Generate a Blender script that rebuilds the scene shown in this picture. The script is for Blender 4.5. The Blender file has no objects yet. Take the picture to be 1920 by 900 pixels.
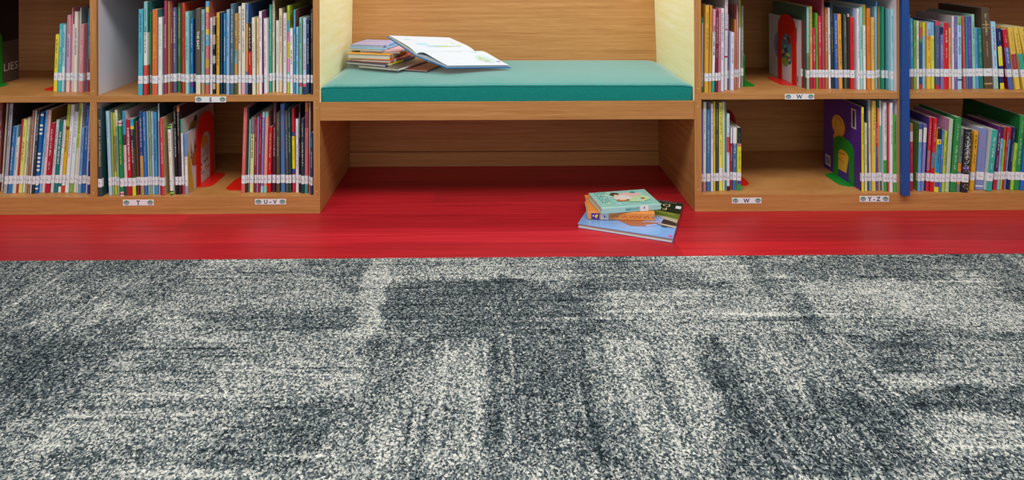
import bpy, bmesh, math, random
import numpy as np
from mathutils import Vector, Matrix

random.seed(11)
rng = np.random.default_rng(5)
scn = bpy.context.scene
COL = scn.collection

# ------------------------------------------------------------------ camera
F, CX, CY, YAW, ROLL, DIST, HC = 1240.0, 921.7, -100.0, 0.0027, 0.0037, 2.038, 0.82
r0 = Vector((math.cos(YAW), -math.sin(YAW), 0)); u0 = Vector((0, 0, 1))
FW = Vector((math.sin(YAW), math.cos(YAW), 0))
RT = r0 * math.cos(ROLL) - u0 * math.sin(ROLL)
UP = u0 * math.cos(ROLL) + r0 * math.sin(ROLL)
CAM = Vector((0, -DIST, HC))
cd = bpy.data.cameras.new('camera'); cam = bpy.data.objects.new('camera', cd); COL.objects.link(cam)
cam.matrix_world = Matrix(((RT.x, UP.x, -FW.x, CAM.x), (RT.y, UP.y, -FW.y, CAM.y), (RT.z, UP.z, -FW.z, CAM.z), (0, 0, 0, 1)))
cd.sensor_width = 36; cd.lens = F / 1920 * 36
cd.shift_x = (960 - CX) / 1920; cd.shift_y = (CY - 450) / 1920
cd.clip_start = 0.02
scn.camera = cam

def ray(px, py):
    return FW + RT * ((px - CX) / F) - UP * ((py - CY) / F)
def on_z(px, py, z):            # where the sight line through a measured spot meets a level surface
    d = ray(px, py); return CAM + d * ((z - CAM.z) / d.z)
def on_x(px, py, X):
    d_ = ray(px, py); return CAM + d_ * ((X - CAM.x) / d_.x)
def on_y(px, py, y=0.0):        # ... or an upright surface
    d = ray(px, py); return CAM + d * ((y - CAM.y) / d.y)

# ------------------------------------------------------------------ colours / materials
def lin(h):
    h = h.lstrip('#')
    out = []
    for i in (0, 2, 4):
        c = int(h[i:i + 2], 16) / 255
        out.append(c / 12.92 if c <= .04045 else ((c + .055) / 1.055) ** 2.4)
    return tuple(out) + (1.0,)

class NT:
    def __init__(self, name):
        self.m = bpy.data.materials.new(name); self.m.use_nodes = True
        self.n = self.m.node_tree.nodes; self.l = self.m.node_tree.links
        self.b = self.n['Principled BSDF']
    def add(self, t, **kw):
        nd = self.n.new(t)
        for k, v in kw.items():
            if k.startswith('i_'): nd.inputs[k[2:].replace('_', ' ')].default_value = v
            else: setattr(nd, k, v)
        return nd
    def lk(self, a, ao, b, bi): self.l.new(a.outputs[ao], b.inputs[bi])
    def ramp(self, stops):
        r = self.n.new('ShaderNodeValToRGB')
        e = r.color_ramp.elements
        while len(e) < len(stops): e.new(.5)
        for k, (p, c) in enumerate(stops):
            e[k].position = p; e[k].color = c if isinstance(c, tuple) else lin(c)
        return r

def plain(name, col, rough=.5, spec=.5, noise=0.0):
    t = NT(name); t.b.inputs['Base Color'].default_value = lin(col)
    t.b.inputs['Roughness'].default_value = rough; t.b.inputs['Specular IOR Level'].default_value = spec
    if noise:
        n = t.add('ShaderNodeTexNoise', i_Scale=40.0); tc = t.add('ShaderNodeTexCoord')
        t.lk(tc, 'Object', n, 'Vector')
        bp = t.add('ShaderNodeBump', i_Strength=noise, i_Distance=.001); t.lk(n, 'Fac', bp, 'Height'); t.lk(bp, 'Normal', t.b, 'Normal')
    return t.m

def wood(name, c1, c2, c3, scale, rough=.42):
    t = NT(name); tc = t.add('ShaderNodeTexCoord')
    mp = t.add('ShaderNodeMapping'); mp.inputs['Scale'].default_value = scale
    t.lk(tc, 'Object', mp, 'Vector')
    n1 = t.add('ShaderNodeTexNoise', i_Scale=1.0, i_Detail=6.0, i_Roughness=.65, i_Distortion=.35)
    n2 = t.add('ShaderNodeTexNoise', i_Scale=5.5, i_Detail=3.0, i_Roughness=.6)
    t.lk(mp, 'Vector', n1, 'Vector'); t.lk(mp, 'Vector', n2, 'Vector')
    mx = t.add('ShaderNodeMath', operation='MULTIPLY_ADD'); mx.inputs[1].default_value = .35
    t.lk(n2, 'Fac', mx, 0); 
    m2 = t.add('ShaderNodeMath', operation='MULTIPLY'); m2.inputs[1].default_value = .65
    t.lk(n1, 'Fac', m2, 0); t.lk(m2, 0, mx, 2)
    r = t.ramp([(.34, c1), (.5, c2), (.64, c3)])
    t.lk(mx, 0, r, 'Fac'); t.lk(r, 'Color', t.b, 'Base Color')
    bp = t.add('ShaderNodeBump', i_Strength=.12, i_Distance=.0006); t.lk(mx, 0, bp, 'Height'); t.lk(bp, 'Normal', t.b, 'Normal')
    t.b.inputs['Roughness'].default_value = rough; t.b.inputs['Specular IOR Level'].default_value = .4
    return t.m

M = {}
OAK = ('A66E38', 'B98148', 'C69056')
M['oak_h'] = wood('oak_level_grain', *OAK, (3, 3, 120))
M['oak_v'] = wood('oak_upright_grain', *OAK, (110, 110, 3))
M['oak_top'] = wood('oak_shelf_surface', '9C6838', 'AE7A48', 'BC8A58', (2.5, 60, 20))
M['white_lam'] = plain('white_laminate', 'DEDAE2', .4)
M['cream_lam'] = wood('pale_yellow_laminate', 'F0E2A0', 'F5EAB4', 'FAF2CC', (3, 3, 45), .5)
M['blue_paint'] = plain('blue_painted_board', '1B4890', .45, noise=.05)
M['sticker'] = plain('white_label_paper', 'E8E8EC', .5)
M['dark'] = plain('black_ink', '1C1C22', .6)
M['red_metal'] = plain('red_enamel_steel', 'D81E12', .35)
M['green_metal'] = plain('green_enamel_steel', '188A28', .35)
M['paper'] = plain('page_paper', 'DAD6CC', .8, .2)
M['wall'] = plain('painted_wall', 'D8D6CE', .8, noise=.1)
M['screw'] = plain('screw_cap', 'D8B080', .4)

def attr_mat(name, rough, spec=.5, coat=0):
    t = NT(name); a = t.add('ShaderNodeAttribute', attribute_name='Col'); t.lk(a, 'Color', t.b, 'Base Color')
    t.b.inputs['Roughness'].default_value = rough; t.b.inputs['Specular IOR Level'].default_value = spec
    if coat:
        t.b.inputs['Coat Weight'].default_value = coat; t.b.inputs['Coat Roughness'].default_value = .15
    return t.m
M['cover'] = attr_mat('printed_book_cover', .38, .45)
M['gloss'] = attr_mat('glossy_printed_cover', .25, .5, .6)
M['ink'] = attr_mat('printed_ink', .5, .3)

# page edge: fine paper layers
t = NT('page_edges'); tc = t.add('ShaderNodeTexCoord'); mp = t.add('ShaderNodeMapping'); mp.inputs['Scale'].default_value = (900, 1, 1)
t.lk(tc, 'Object', mp, 'Vector'); n = t.add('ShaderNodeTexNoise', i_Scale=1.0, i_Detail=2.0); t.lk(mp, 'Vector', n, 'Vector')
r = t.ramp([(.35, 'A8A49A'), (.6, 'E4E0D6')]); t.lk(n, 'Fac', r, 'Fac'); t.lk(r, 'Color', t.b, 'Base Color'); t.b.inputs['Roughness'].default_value = .85
M['pages'] = t.m

# teal upholstery
t = NT('teal_upholstery'); tc = t.add('ShaderNodeTexCoord')
w = t.add('ShaderNodeTexNoise', i_Scale=420.0, i_Detail=2.0); t.lk(tc, 'Object', w, 'Vector')
r = t.ramp([(.3, '006E68'), (.7, '008C82')]); t.lk(w, 'Fac', r, 'Fac'); t.lk(r, 'Color', t.b, 'Base Color')
bp = t.add('ShaderNodeBump', i_Strength=.25, i_Distance=.0006); t.lk(w, 'Fac', bp, 'Height'); t.lk(bp, 'Normal', t.b, 'Normal')
t.b.inputs['Roughness'].default_value = .7; t.b.inputs['Specular IOR Level'].default_value = .15
t.b.inputs['Sheen Weight'].default_value = 1.0; t.b.inputs['Sheen Roughness'].default_value = .42; t.b.inputs['Sheen Tint'].default_value = (.85, .95, 1, 1)
M['teal'] = t.m

# red plank floor
t = NT('red_plank_floor'); tc = t.add('ShaderNodeTexCoord'); mp = t.add('ShaderNodeMapping'); mp.inputs['Scale'].default_value = (1.6, 60, 1)
t.lk(tc, 'Object', mp, 'Vector')
n1 = t.add('ShaderNodeTexNoise', i_Scale=1.6, i_Detail=6.0, i_Roughness=.62, i_Distortion=.4); t.lk(mp, 'Vector', n1, 'Vector')
r = t.ramp([(.3, '9A171F'), (.5, 'B31D26'), (.7, 'C2252D')]); t.lk(n1, 'Fac', r, 'Fac')
a = t.add('ShaderNodeAttribute', attribute_name='Col')
mx = t.add('ShaderNodeMix', data_type='RGBA', blend_type='MULTIPLY'); mx.inputs[0].default_value = 1.0
t.l.new(r.outputs['Color'], mx.inputs[6]); t.l.new(a.outputs['Color'], mx.inputs[7]); t.l.new(mx.outputs[2], t.b.inputs['Base Color'])
g = t.add('ShaderNodeTexNoise', i_Scale=260.0, i_Detail=1.0); t.lk(tc, 'Object', g, 'Vector')
bp = t.add('ShaderNodeBump', i_Strength=.12, i_Distance=.0006); t.lk(g, 'Fac', bp, 'Height'); t.lk(bp, 'Normal', t.b, 'Normal')
t.b.inputs['Roughness'].default_value = .42; t.b.inputs['Specular IOR Level'].default_value = .4
M['redfloor'] = t.m

# loop-pile carpet: each loop (cell) is a light or dark yarn, the darkest also painting the shade between loops; the woven design sets how many are light
t = NT('loop_pile_carpet'); tc = t.add('ShaderNodeTexCoord')
nz = t.add('ShaderNodeTexNoise', i_Scale=170.0, i_Detail=1.0); t.lk(tc, 'Object', nz, 'Vector')
mxv = t.add('ShaderNodeMix', data_type='VECTOR'); mxv.inputs[0].default_value = .006
t.l.new(tc.outputs['Object'], mxv.inputs[4]); t.l.new(nz.outputs['Color'], mxv.inputs[5])
mp = t.add('ShaderNodeMapping'); mp.inputs['Scale'].default_value = (1, .8, 0); t.l.new(mxv.outputs[1], mp.inputs['Vector'])
vo = t.add('ShaderNodeTexVoronoi', i_Scale=370.0); vo.voronoi_dimensions = '2D'; t.lk(mp, 'Vector', vo, 'Vector')
sep = t.add('ShaderNodeSeparateColor'); t.lk(vo, 'Color', sep, 'Color')
at = t.add('ShaderNodeAttribute', attribute_name='tone')
th = t.add('ShaderNodeMath', operation='MULTIPLY_ADD'); t.lk(at, 'Fac', th, 0); th.inputs[1].default_value = 1.1
rd = t.add('ShaderNodeMath', operation='MULTIPLY_ADD'); t.lk(sep, 'Red', rd, 0); rd.inputs[1].default_value = .86; rd.inputs[2].default_value = -.02; t.lk(rd, 0, th, 2)
sb = t.add('ShaderNodeMath', operation='MULTIPLY'); t.lk(th, 0, sb, 0); sb.inputs[1].default_value = .5
r = t.ramp([(.22, '1C2529'), (.40, '4A565C'), (.52, '838C8C'), (.64, 'CACBC3'), (.82, 'F2F0E4')]); t.lk(sb, 0, r, 'Fac')
hs = t.add('ShaderNodeHueSaturation'); t.lk(r, 'Color', hs, 'Color')
mr = t.add('ShaderNodeMapRange'); mr.inputs['To Min'].default_value = .85; mr.inputs['To Max'].default_value = 1.1; t.lk(sep, 'Blue', mr, 'Value'); t.lk(mr, 'Result', hs, 'Value')
t.lk(hs, 'Color', t.b, 'Base Color')
inv = t.add('ShaderNodeMath', operation='SUBTRACT'); inv.inputs[0].default_value = 1.0; t.lk(vo, 'Distance', inv, 1)
bp = t.add('ShaderNodeBump', i_Strength=1.0, i_Distance=.0035); t.lk(inv, 0, bp, 'Height'); t.lk(bp, 'Normal', t.b, 'Normal')
t.b.inputs['Roughness'].default_value = .95; t.b.inputs['Specular IOR Level'].default_value = .1
M['carpet'] = t.m

# ------------------------------------------------------------------ mesh helpers
class MB:
    """collects faces (with a colour per face) and links them as one mesh object"""
    def __init__(s): s.v = []; s.f = []; s.c = []
    def quad(s, pts, c=None):
        i = len(s.v); s.v += [tuple(p) for p in pts]; s.f.append(tuple(range(i, i + len(pts)))); s.c.append(c)
    def box(s, a, b, c=None):
        x0, y0, z0 = a; x1, y1, z1 = b; i = len(s.v)
        s.v += [(x0, y0, z0), (x1, y0, z0), (x1, y1, z0), (x0, y1, z0), (x0, y0, z1), (x1, y0, z1), (x1, y1, z1), (x0, y1, z1)]
        for q in ((0, 3, 2, 1), (4, 5, 6, 7), (0, 1, 5, 4), (1, 2, 6, 5), (2, 3, 7, 6), (3, 0, 4, 7)):
            s.f.append(tuple(i + k for k in q)); s.c.append(c)
    def prism(s, prof, z0, z1, c=None, axis='z'):
        """closed profile (counter-clockwise) swept between two levels"""
        n = len(prof); i = len(s.v)
        def P(a, b, h): return (a, b, h) if axis == 'z' else ((h, a, b) if axis == 'x' else (a, h, b))
        s.v += [P(a, b, z0) for a, b in prof] + [P(a, b, z1) for a, b in prof]
        for k in range(n):
            j = (k + 1) % n; s.f.append((i + k, i + j, i + n + j, i + n + k)); s.c.append(c)
        s.f.append(tuple(i + k for k in reversed(range(n)))); s.c.append(c)
        s.f.append(tuple(i + n + k for k in range(n))); s.c.append(c)
    def build(s, name, mat, parent=None, loc=(0, 0, 0), bevel=0, smooth=False, mesh_only=False):
        me = bpy.data.meshes.new(name); me.from_pydata(s.v, [], s.f); me.update()
        if any(c is not None for c in s.c):
            ca = me.color_attributes.new('Col', 'FLOAT_COLOR', 'CORNER')
            buf = []
            for p in me.polygons:
                col = s.c[p.index]; col = lin(col) if isinstance(col, str) else (col or (1, 1, 1, 1))
                buf += list(col) * p.loop_total
            ca.data.foreach_set('color', buf)
        me.materials.append(mat)
        if smooth:
            me.polygons.foreach_set('use_smooth', [True] * len(me.polygons))
        if mesh_only: return me
        o = bpy.data.objects.new(name, me); COL.objects.link(o); o.location = loc
        if parent: o.parent = parent
        if bevel:
            bm = bmesh.new(); bm.from_mesh(me); bmesh.ops.remove_doubles(bm, verts=bm.verts, dist=1e-6)
            bmesh.ops.bevel(bm, geom=[e for e in bm.edges if len(e.link_faces) == 2 and e.calc_face_angle(0) > .5], offset=bevel, segments=2, affect='EDGES', profile=.5)
            bm.to_mesh(me); bm.free()
        return o

def thing(name, label, cat, loc=(0, 0, 0), group=None, kind=None):
    o = bpy.data.objects.new(name, None); o.empty_display_size = .05; COL.objects.link(o); o.location = loc
    tag(o, label, cat, group, kind); return o
def tag(o, label=None, cat=None, group=None, kind=None):
    if label: o['label'] = label
    if cat: o['category'] = cat
    if group: o['group'] = group
    if kind: o['kind'] = kind
    return o
def boxobj(name, a, b, mat, parent, bevel=0.0, base=(0, 0, 0), label=None):
    m = MB(); m.box(tuple(a[k] - base[k] for k in range(3)), tuple(b[k] - base[k] for k in range(3)))
    o = m.build(name, mat, parent, bevel=bevel)
    if label: o['label'] = label
    return o

def text_faces(s, size, mb, place, col, bold=False, align='LEFT', squeeze=1.0):
    """lettering as flat faces; place maps (u, v) on the lettering's own plane to space"""
    cu = bpy.data.curves.new('lettering', 'FONT'); cu.body = s; cu.size = size; cu.align_x = align; cu.resolution_u = 2
    if bold: cu.offset = size * .02
    o = bpy.data.objects.new('lettering', cu); COL.objects.link(o)
    dg = bpy.context.evaluated_depsgraph_get(); me = o.evaluated_get(dg).to_mesh()
    w = max((v.co.x for v in me.vertices), default=0)
    for p in me.polygons:
        mb.quad([place(me.vertices[i].co.x * squeeze, me.vertices[i].co.y) for i in p.vertices], col)
    o.evaluated_get(dg).to_mesh_clear(); bpy.data.objects.remove(o); bpy.data.curves.remove(cu)
    return w * squeeze
# ------------------------------------------------------------------ measured levels (metres)
Z_SH, Z_SB, Z_BT = 0.3655, 0.3456, 0.0539          # middle shelf top / underside, bottom board top
Z_TOP = 0.69
XL, XR = -0.5256, 0.6295                            # sides of the reading nook
Y_BACK = 0.431
def fx(px, py=250): return on_y(px, py).x
XLs = fx(587.3)                                     # left bookcase: its right-hand upright
XRs = fx(1315.5)
D1a, D1b = fx(168.8), fx(181.6)
D2a, D2b = fx(1685.0, 200), fx(1699.5, 200)
X_MIN, X_MAX = -2.35, 2.45

# ------------------------------------------------------------------ floor (red planks)
fl = MB()
rowY = on_z(600, 428, 0).y
joints = {0: [(338, 420), (946, 412), (1547, 410)], -1: [(440, 441), (1700, 430)], -2: [(409, 470), (1745, 462)], 1: [(150, 395), (700, 360), (1240, 360)], 2: [(820, 340)]}
rw = rowY - on_z(600, 456, 0).y
ry = random.Random(3)
for k in range(-22, 8):
    y1 = rowY + k * rw; y0 = y1                      # row k spans y1 .. y1 + rw
    js = sorted(on_z(a, b, 0).x for a, b in joints.get(k, []))
    if len(js) < 3:
        s = js[0] if js else ry.uniform(-1, 0)
        js = sorted(set(js + [q for q in (s - 1.25, s - 2.5, s + 1.25, s + 2.5) if all(abs(q - j) > .6 for j in js)]))
    xs = [-3.2] + [j for j in js if -3.1 < j < 3.1] + [3.2]
    for a, b in zip(xs, xs[1:]):
        tnt = ry.uniform(.80, 1.08)
        fl.quad([(a, y0, 0), (b, y0, 0), (b, y0 + rw, 0), (a, y0 + rw, 0)], (tnt, tnt * ry.uniform(.85, 1.1), tnt * ry.uniform(.9, 1.1), 1))
fo = fl.build('floor', M['redfloor']); tag(fo, kind='structure')
wb = MB(); wb.box((-3.2, .53, 0), (3.2, .62, 2.6)); tag(wb.build('wall_back', M['wall']), kind='structure')

# ------------------------------------------------------------------ carpet
def proj_np(x, y, z=0.0):
    v = np.stack([x - CAM.x, y - CAM.y, np.full_like(x, z - CAM.z)], -1)
    d = v @ np.array(FW); return CX + F * (v @ np.array(RT)) / d, CY - F * (v @ np.array(UP)) / d
eL = on_z(0, 488.5, .004); eR = on_z(1920, 474.5, .004)
slope = (eR.y - eL.y) / (eR.x - eL.x)
step = .005
cxs = np.arange(-2.3, 2.3, step); cys = np.arange(0, 2.25, step)
nx, ny = len(cxs), len(cys)
GX, GT = np.meshgrid(cxs, cys)                       # GT = distance in front of the carpet's edge
edge = eL.y + slope * (GX - eL.x)
jit = np.convolve(rng.normal(0, 1, nx + 4), np.ones(2) / 2, 'same')[:nx] * .0007
GY = edge - GT + np.where(GT == 0, jit, 0)
PX, PY = proj_np(GX, np.minimum(GY, eL.y))
def pnoise(sx, sy, shape):
    a = rng.normal(0, 1, shape)
    for ax, s in ((1, sx), (0, sy)):
        if s > 1:
            k = np.hanning(int(s) * 2 + 3); k /= np.sqrt((k ** 2).sum())
            a = np.apply_along_axis(lambda m: np.convolve(m, k, 'same'), ax, a)
    return a / a.std()
streakH = pnoise(32, 1, GX.shape) * .85 + pnoise(60, 2, GX.shape) * .5
streakV = pnoise(1, 28, GX.shape) * .85 + pnoise(2, 50, GX.shape) * .5
blot = pnoise(14, 10, GX.shape)
wx = PX + pnoise(9, 9, GX.shape) * 5; wy = PY + pnoise(9, 9, GX.shape) * 4
# woven tiles 0.5 m square, quarter-turned at random; +1 = yarn runs across, 0 = yarn runs away
col_i = np.digitize(GX, [-1.25, -.755, -.25, .238, .735, 1.23]); row_i = np.digitize(-GY, [.655, 1.155, 1.655])
turn = {(0, 0): 0, (1, 0): 0, (2, 0): 1, (3, 0): 1, (4, 0): 1, (5, 0): 1, (6, 0): 0,
        (0, 1): 1, (1, 1): 0, (2, 1): 1, (3, 1): 0, (4, 1): 0, (5, 1): 1, (6, 1): 1}
H = np.zeros_like(GX)
for ci in range(7):
    for ri in range(4):
        H[(col_i == ci) & (row_i == ri)] = turn.get((ci, ri), (ci * 7 + ri * 3) % 2)
tone = np.full_like(GX, .50)
base = {(0, 0): .42, (1, 0): .44, (2, 0): .56, (3, 0): .50, (4, 0): .56, (5, 0): .58, (1, 1): .42, (2, 1): .56, (3, 1): .50, (4, 1): .50, (5, 1): .50, (6, 1): .52}
for (ci, ri), b in base.items(): tone[(col_i == ci) & (row_i == ri)] = b
def inpoly(poly):
    ins = np.zeros(GX.shape, bool); n = len(poly)
    for i in range(n):
        x1, y1 = poly[i]; x2, y2 = poly[(i + 1) % n]
        if y1 == y2: continue
        c = ((y1 > wy) != (y2 > wy)) & (wx < (x2 - x1) * (wy - y1) / (y2 - y1) + x1)
        ins ^= c
    return ins
patches = [
 ([(40, 622), (80, 590), (200, 572), (300, 575), (260, 600), (150, 626)], .12), ([(150, 628), (210, 600), (320, 585), (310, 600), (270, 634)], -.10),
 ([(540, 484), (695, 484), (690, 520), (672, 552), (640, 546), (590, 522)], -.15), ([(330, 596), (400, 582), (690, 582), (680, 620), (560, 633), (420, 622)], -.13),
 ([(700, 484), (738, 484), (696, 640), (660, 640), (672, 560)], .13), ([(250, 691), (330, 686), (405, 694), (400, 704), (255, 705)], -.18),
 ([(430, 700), (690, 688), (690, 730), (600, 745), (300, 740)], .05), ([(120, 850), (200, 836), (300, 840), (300, 880), (100, 900), (60, 900)], -.10),
 ([(420, 810), (500, 775), (660, 742), (640, 790), (600, 830), (590, 880), (480, 895), (330, 880)], -.15), ([(0, 640), (190, 642), (130, 700), (60, 790), (0, 800)], -.09),
 ([(0, 790), (60, 790), (130, 780), (110, 860), (0, 880)], .12), ([(220, 600), (330, 560), (370, 600), (330, 640), (200, 720), (240, 650)], .05),
 ([(735, 498), (1080, 494), (1080, 527), (960, 526), (830, 530), (735, 524)], .12),
 ([(725, 545), (770, 534), (850, 528), (960, 527), (1030, 538), (1080, 560), (1112, 584), (1118, 634), (712, 634)], -.15),
 ([(1110, 600), (1160, 608), (1215, 632), (1100, 634)], -.14), ([(720, 512), (735, 512), (710, 634), (688, 634)], .08),
 ([(690, 640), (830, 640), (800, 665), (755, 700), (700, 760), (676, 760)], -.12), ([(760, 730), (800, 685), (850, 655), (912, 640), (916, 780), (905, 865), (700, 880), (690, 800)], .13),
 ([(920, 640), (1100, 636), (1110, 720), (1140, 830), (920, 840)], -.12), ([(950, 848), (1150, 845), (1180, 875), (940, 880)], -.10),
 ([(1088, 492), (1230, 486), (1290, 512), (1300, 520), (1092, 520)], -.12), ([(1090, 524), (1300, 522), (1372, 536), (1390, 545), (1250, 552), (1100, 548)], -.13),
 ([(1110, 552), (1440, 552), (1490, 634), (1240, 634), (1150, 600)], .07), ([(1250, 484), (1380, 484), (1440, 545), (1390, 545), (1330, 520)], .07), ([(1380, 484), (1420, 484), (1475, 556), (1440, 556)], -.12),
 ([(1130, 645), (1290, 636), (1310, 700), (1340, 780), (1350, 900), (1240, 900), (1200, 800)], .11), ([(1222, 665), (1236, 665), (1262, 745), (1300, 845), (1286, 850), (1250, 770)], -.2),
 ([(1300, 634), (1350, 632), (1400, 735), (1345, 740)], -.15), ([(1365, 745), (1420, 738), (1600, 736), (1680, 780), (1725, 850), (1760, 900), (1360, 900)], -.12),
 ([(1440, 489), (1790, 480), (1830, 512), (1700, 524), (1500, 522), (1455, 510)], -.15), ([(1500, 526), (1840, 522), (1900, 560), (1920, 600), (1920, 632), (1560, 630), (1530, 580)], .08),
 ([(1775, 474), (1830, 520), (1870, 560), (1920, 585), (1920, 540), (1860, 520), (1800, 480)], -.14), ([(1472, 560), (1500, 560), (1545, 625), (1512, 632)], -.18), ([(1490, 600), (1515, 634), (1600, 760), (1560, 760)], .1),
 ([(1585, 632), (1765, 630), (1772, 650), (1745, 690), (1715, 706), (1650, 690)], -.14), ([(1700, 660), (1780, 640), (1920, 640), (1920, 728), (1680, 724)], .09),
 ([(1660, 745), (1700, 734), (1920, 732), (1920, 772), (1700, 775)], -.13), ([(1700, 785), (1920, 782), (1920, 850), (1760, 868), (1720, 830)], .11), ([(1740, 872), (1920, 866), (1920, 900), (1760, 900)], -.1),
]
for poly, dv in patches: tone[inpoly(poly)] += dv * .98
strk = np.where(H > 0, streakH, streakV)

k = np.array([.25, .5, .25])
for ax in (0, 1): tone = np.apply_along_axis(lambda m: np.convolve(np.pad(m, 1, 'edge'), k, 'valid'), ax, tone)
tone += strk * .055 + blot * .022 + np.where(strk > 1.8, .13, 0) - np.where(strk < -2.0, .12, 0)
Zt = .0045 + np.where(GT < .004, -.0015, 0)
verts = np.stack([GX, GY, Zt], -1).reshape(-1, 3)
skirt = np.stack([GX[0], GY[0] + .0006, np.zeros(nx)], -1)
allv = np.concatenate([verts, skirt])
ii = np.arange(nx * ny).reshape(ny, nx)
q = np.stack([ii[:-1, :-1], ii[1:, :-1], ii[1:, 1:], ii[:-1, 1:]], -1).reshape(-1, 4)
sk = nx * ny + np.arange(nx)
q2 = np.stack([sk[:-1], ii[0, :-1], ii[0, 1:], sk[1:]], -1)
qq = np.concatenate([q, q2])
me = bpy.data.meshes.new('carpet'); me.vertices.add(len(allv)); me.vertices.foreach_set('co', allv.ravel())
me.loops.add(qq.size); me.loops.foreach_set('vertex_index', qq.ravel().astype(np.int32))
me.polygons.add(len(qq)); me.polygons.foreach_set('loop_start', np.arange(0, qq.size, 4, dtype=np.int32))
me.update(calc_edges=True)
at_ = me.attributes.new('tone', 'FLOAT', 'POINT'); at_.data.foreach_set('value', np.concatenate([tone.ravel(), tone[0]]).astype(np.float32))
me.materials.append(M['carpet'])
co = bpy.data.objects.new('carpet', me); COL.objects.link(co)
tag(co, 'grey and cream loop pile carpet tiles covering the floor in front of the red planks', 'carpet')

# ------------------------------------------------------------------ bookcases
def bookcase(name, label, x0, x1, uprights, outer):
    """uprights = list of (xa, xb); outer = index of the one that is the nook's wall"""
    b = thing(name, label, 'bookcase', ((x0 + x1) / 2, 0, 0), 'bookcases beside the reading nook'); base = ((x0 + x1) / 2, 0, 0)
    bx = lambda n, a, c, m, bev=.0006, lab=None: boxobj(n, a, c, m, b, bev, base, lab)
    bx('plinth', (x0, 0, 0), (x1, .02, Z_BT), M['oak_h'])
    bx('bottom_board', (x0 if x0 < -1 else x0 + .02, .0202, Z_BT - .02), (x1 if x1 > 1 else x1 - .02, Y_BACK, Z_BT), M['oak_h'])
    bx('shelf_board', (x0, 0, Z_SB), (x1, Y_BACK, Z_SH), M['oak_h'])
    bx('top_board', (x0, 0, Z_TOP), (x1, Y_BACK, Z_TOP + .02), M['oak_h'])
    bx('back_panel', (x0, Y_BACK, 0), (x1, Y_BACK + .008, Z_TOP + .02), M['oak_h'])
    for k, (a, c) in enumerate(uprights):
        for z0, z1 in ((Z_BT, Z_SB), (Z_SH, Z_TOP)):
            lam = M['oak_h'] if k == outer else M['white_lam']
            p = bx('side_panel' if k == outer else 'divider', (a, .010, z0), (c, Y_BACK, z1), lam, 0)
            e = boxobj('edge_band', (a, .0, z0), (c, .0099, z1), M['oak_v'], p, .0006, base)
            e.location = (0, 0, 0)
            s = MB()
            for zz in (z0 + .014, z1 - .02):
                n = 10; r = .0022
                prof = [((a + c) / 2 - base[0] + r * math.cos(2 * math.pi * i / n), zz + r * math.sin(2 * math.pi * i / n)) for i in range(n)]
                s.prism(prof, -.0006, .0005, axis='y')
                s.build('screw_cap', M['screw'], p); s = MB()
    if outer is not None:
        a, c = uprights[outer]
        bx('base_side', (a, .0205, 0), (c, Y_BACK, Z_BT - .0022), M['oak_h'])
    return b, base
WX0, WX1 = -2.05, 2.25
bcL, bL = bookcase('bookcase', 'oak bookcase on the left of the teal bench, with labels S, T and U-V', X_MIN, XL, [(D1a, D1b), (XLs, XL), (X_MIN, X_MIN + .02)], 1)
bcR, bR = bookcase('bookcase', 'oak bookcase on the right of the teal bench, with the blue upright board', XR, X_MAX, [(D2a, D2b), (XR, XRs), (X_MAX - .02, X_MAX)], 1)

# blue board fixed to the front of the right bookcase's divider
a, c = fx(1686.2, 200), fx(1699.8, 200); zb = on_y(1692, 364).z; zt = on_y(1692, 14).z
prof = [(a, zb), (c, zb), (c, zt)]
for i in range(1, 9):
    u = i / 8; prof.append((c - (c - a) * .72 * (1 - math.cos(u * math.pi / 2)) , zt + .055 * math.sin(u * math.pi / 2)))
prof += [(a, zt + .055)]
m = MB(); m.prism([(x - bR[0], z) for x, z in prof], -.016, -.0003, axis='y'); o = m.build('front_board', M['blue_paint'], bcR, bevel=.0008); o['label'] = 'narrow blue painted upright board'

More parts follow.
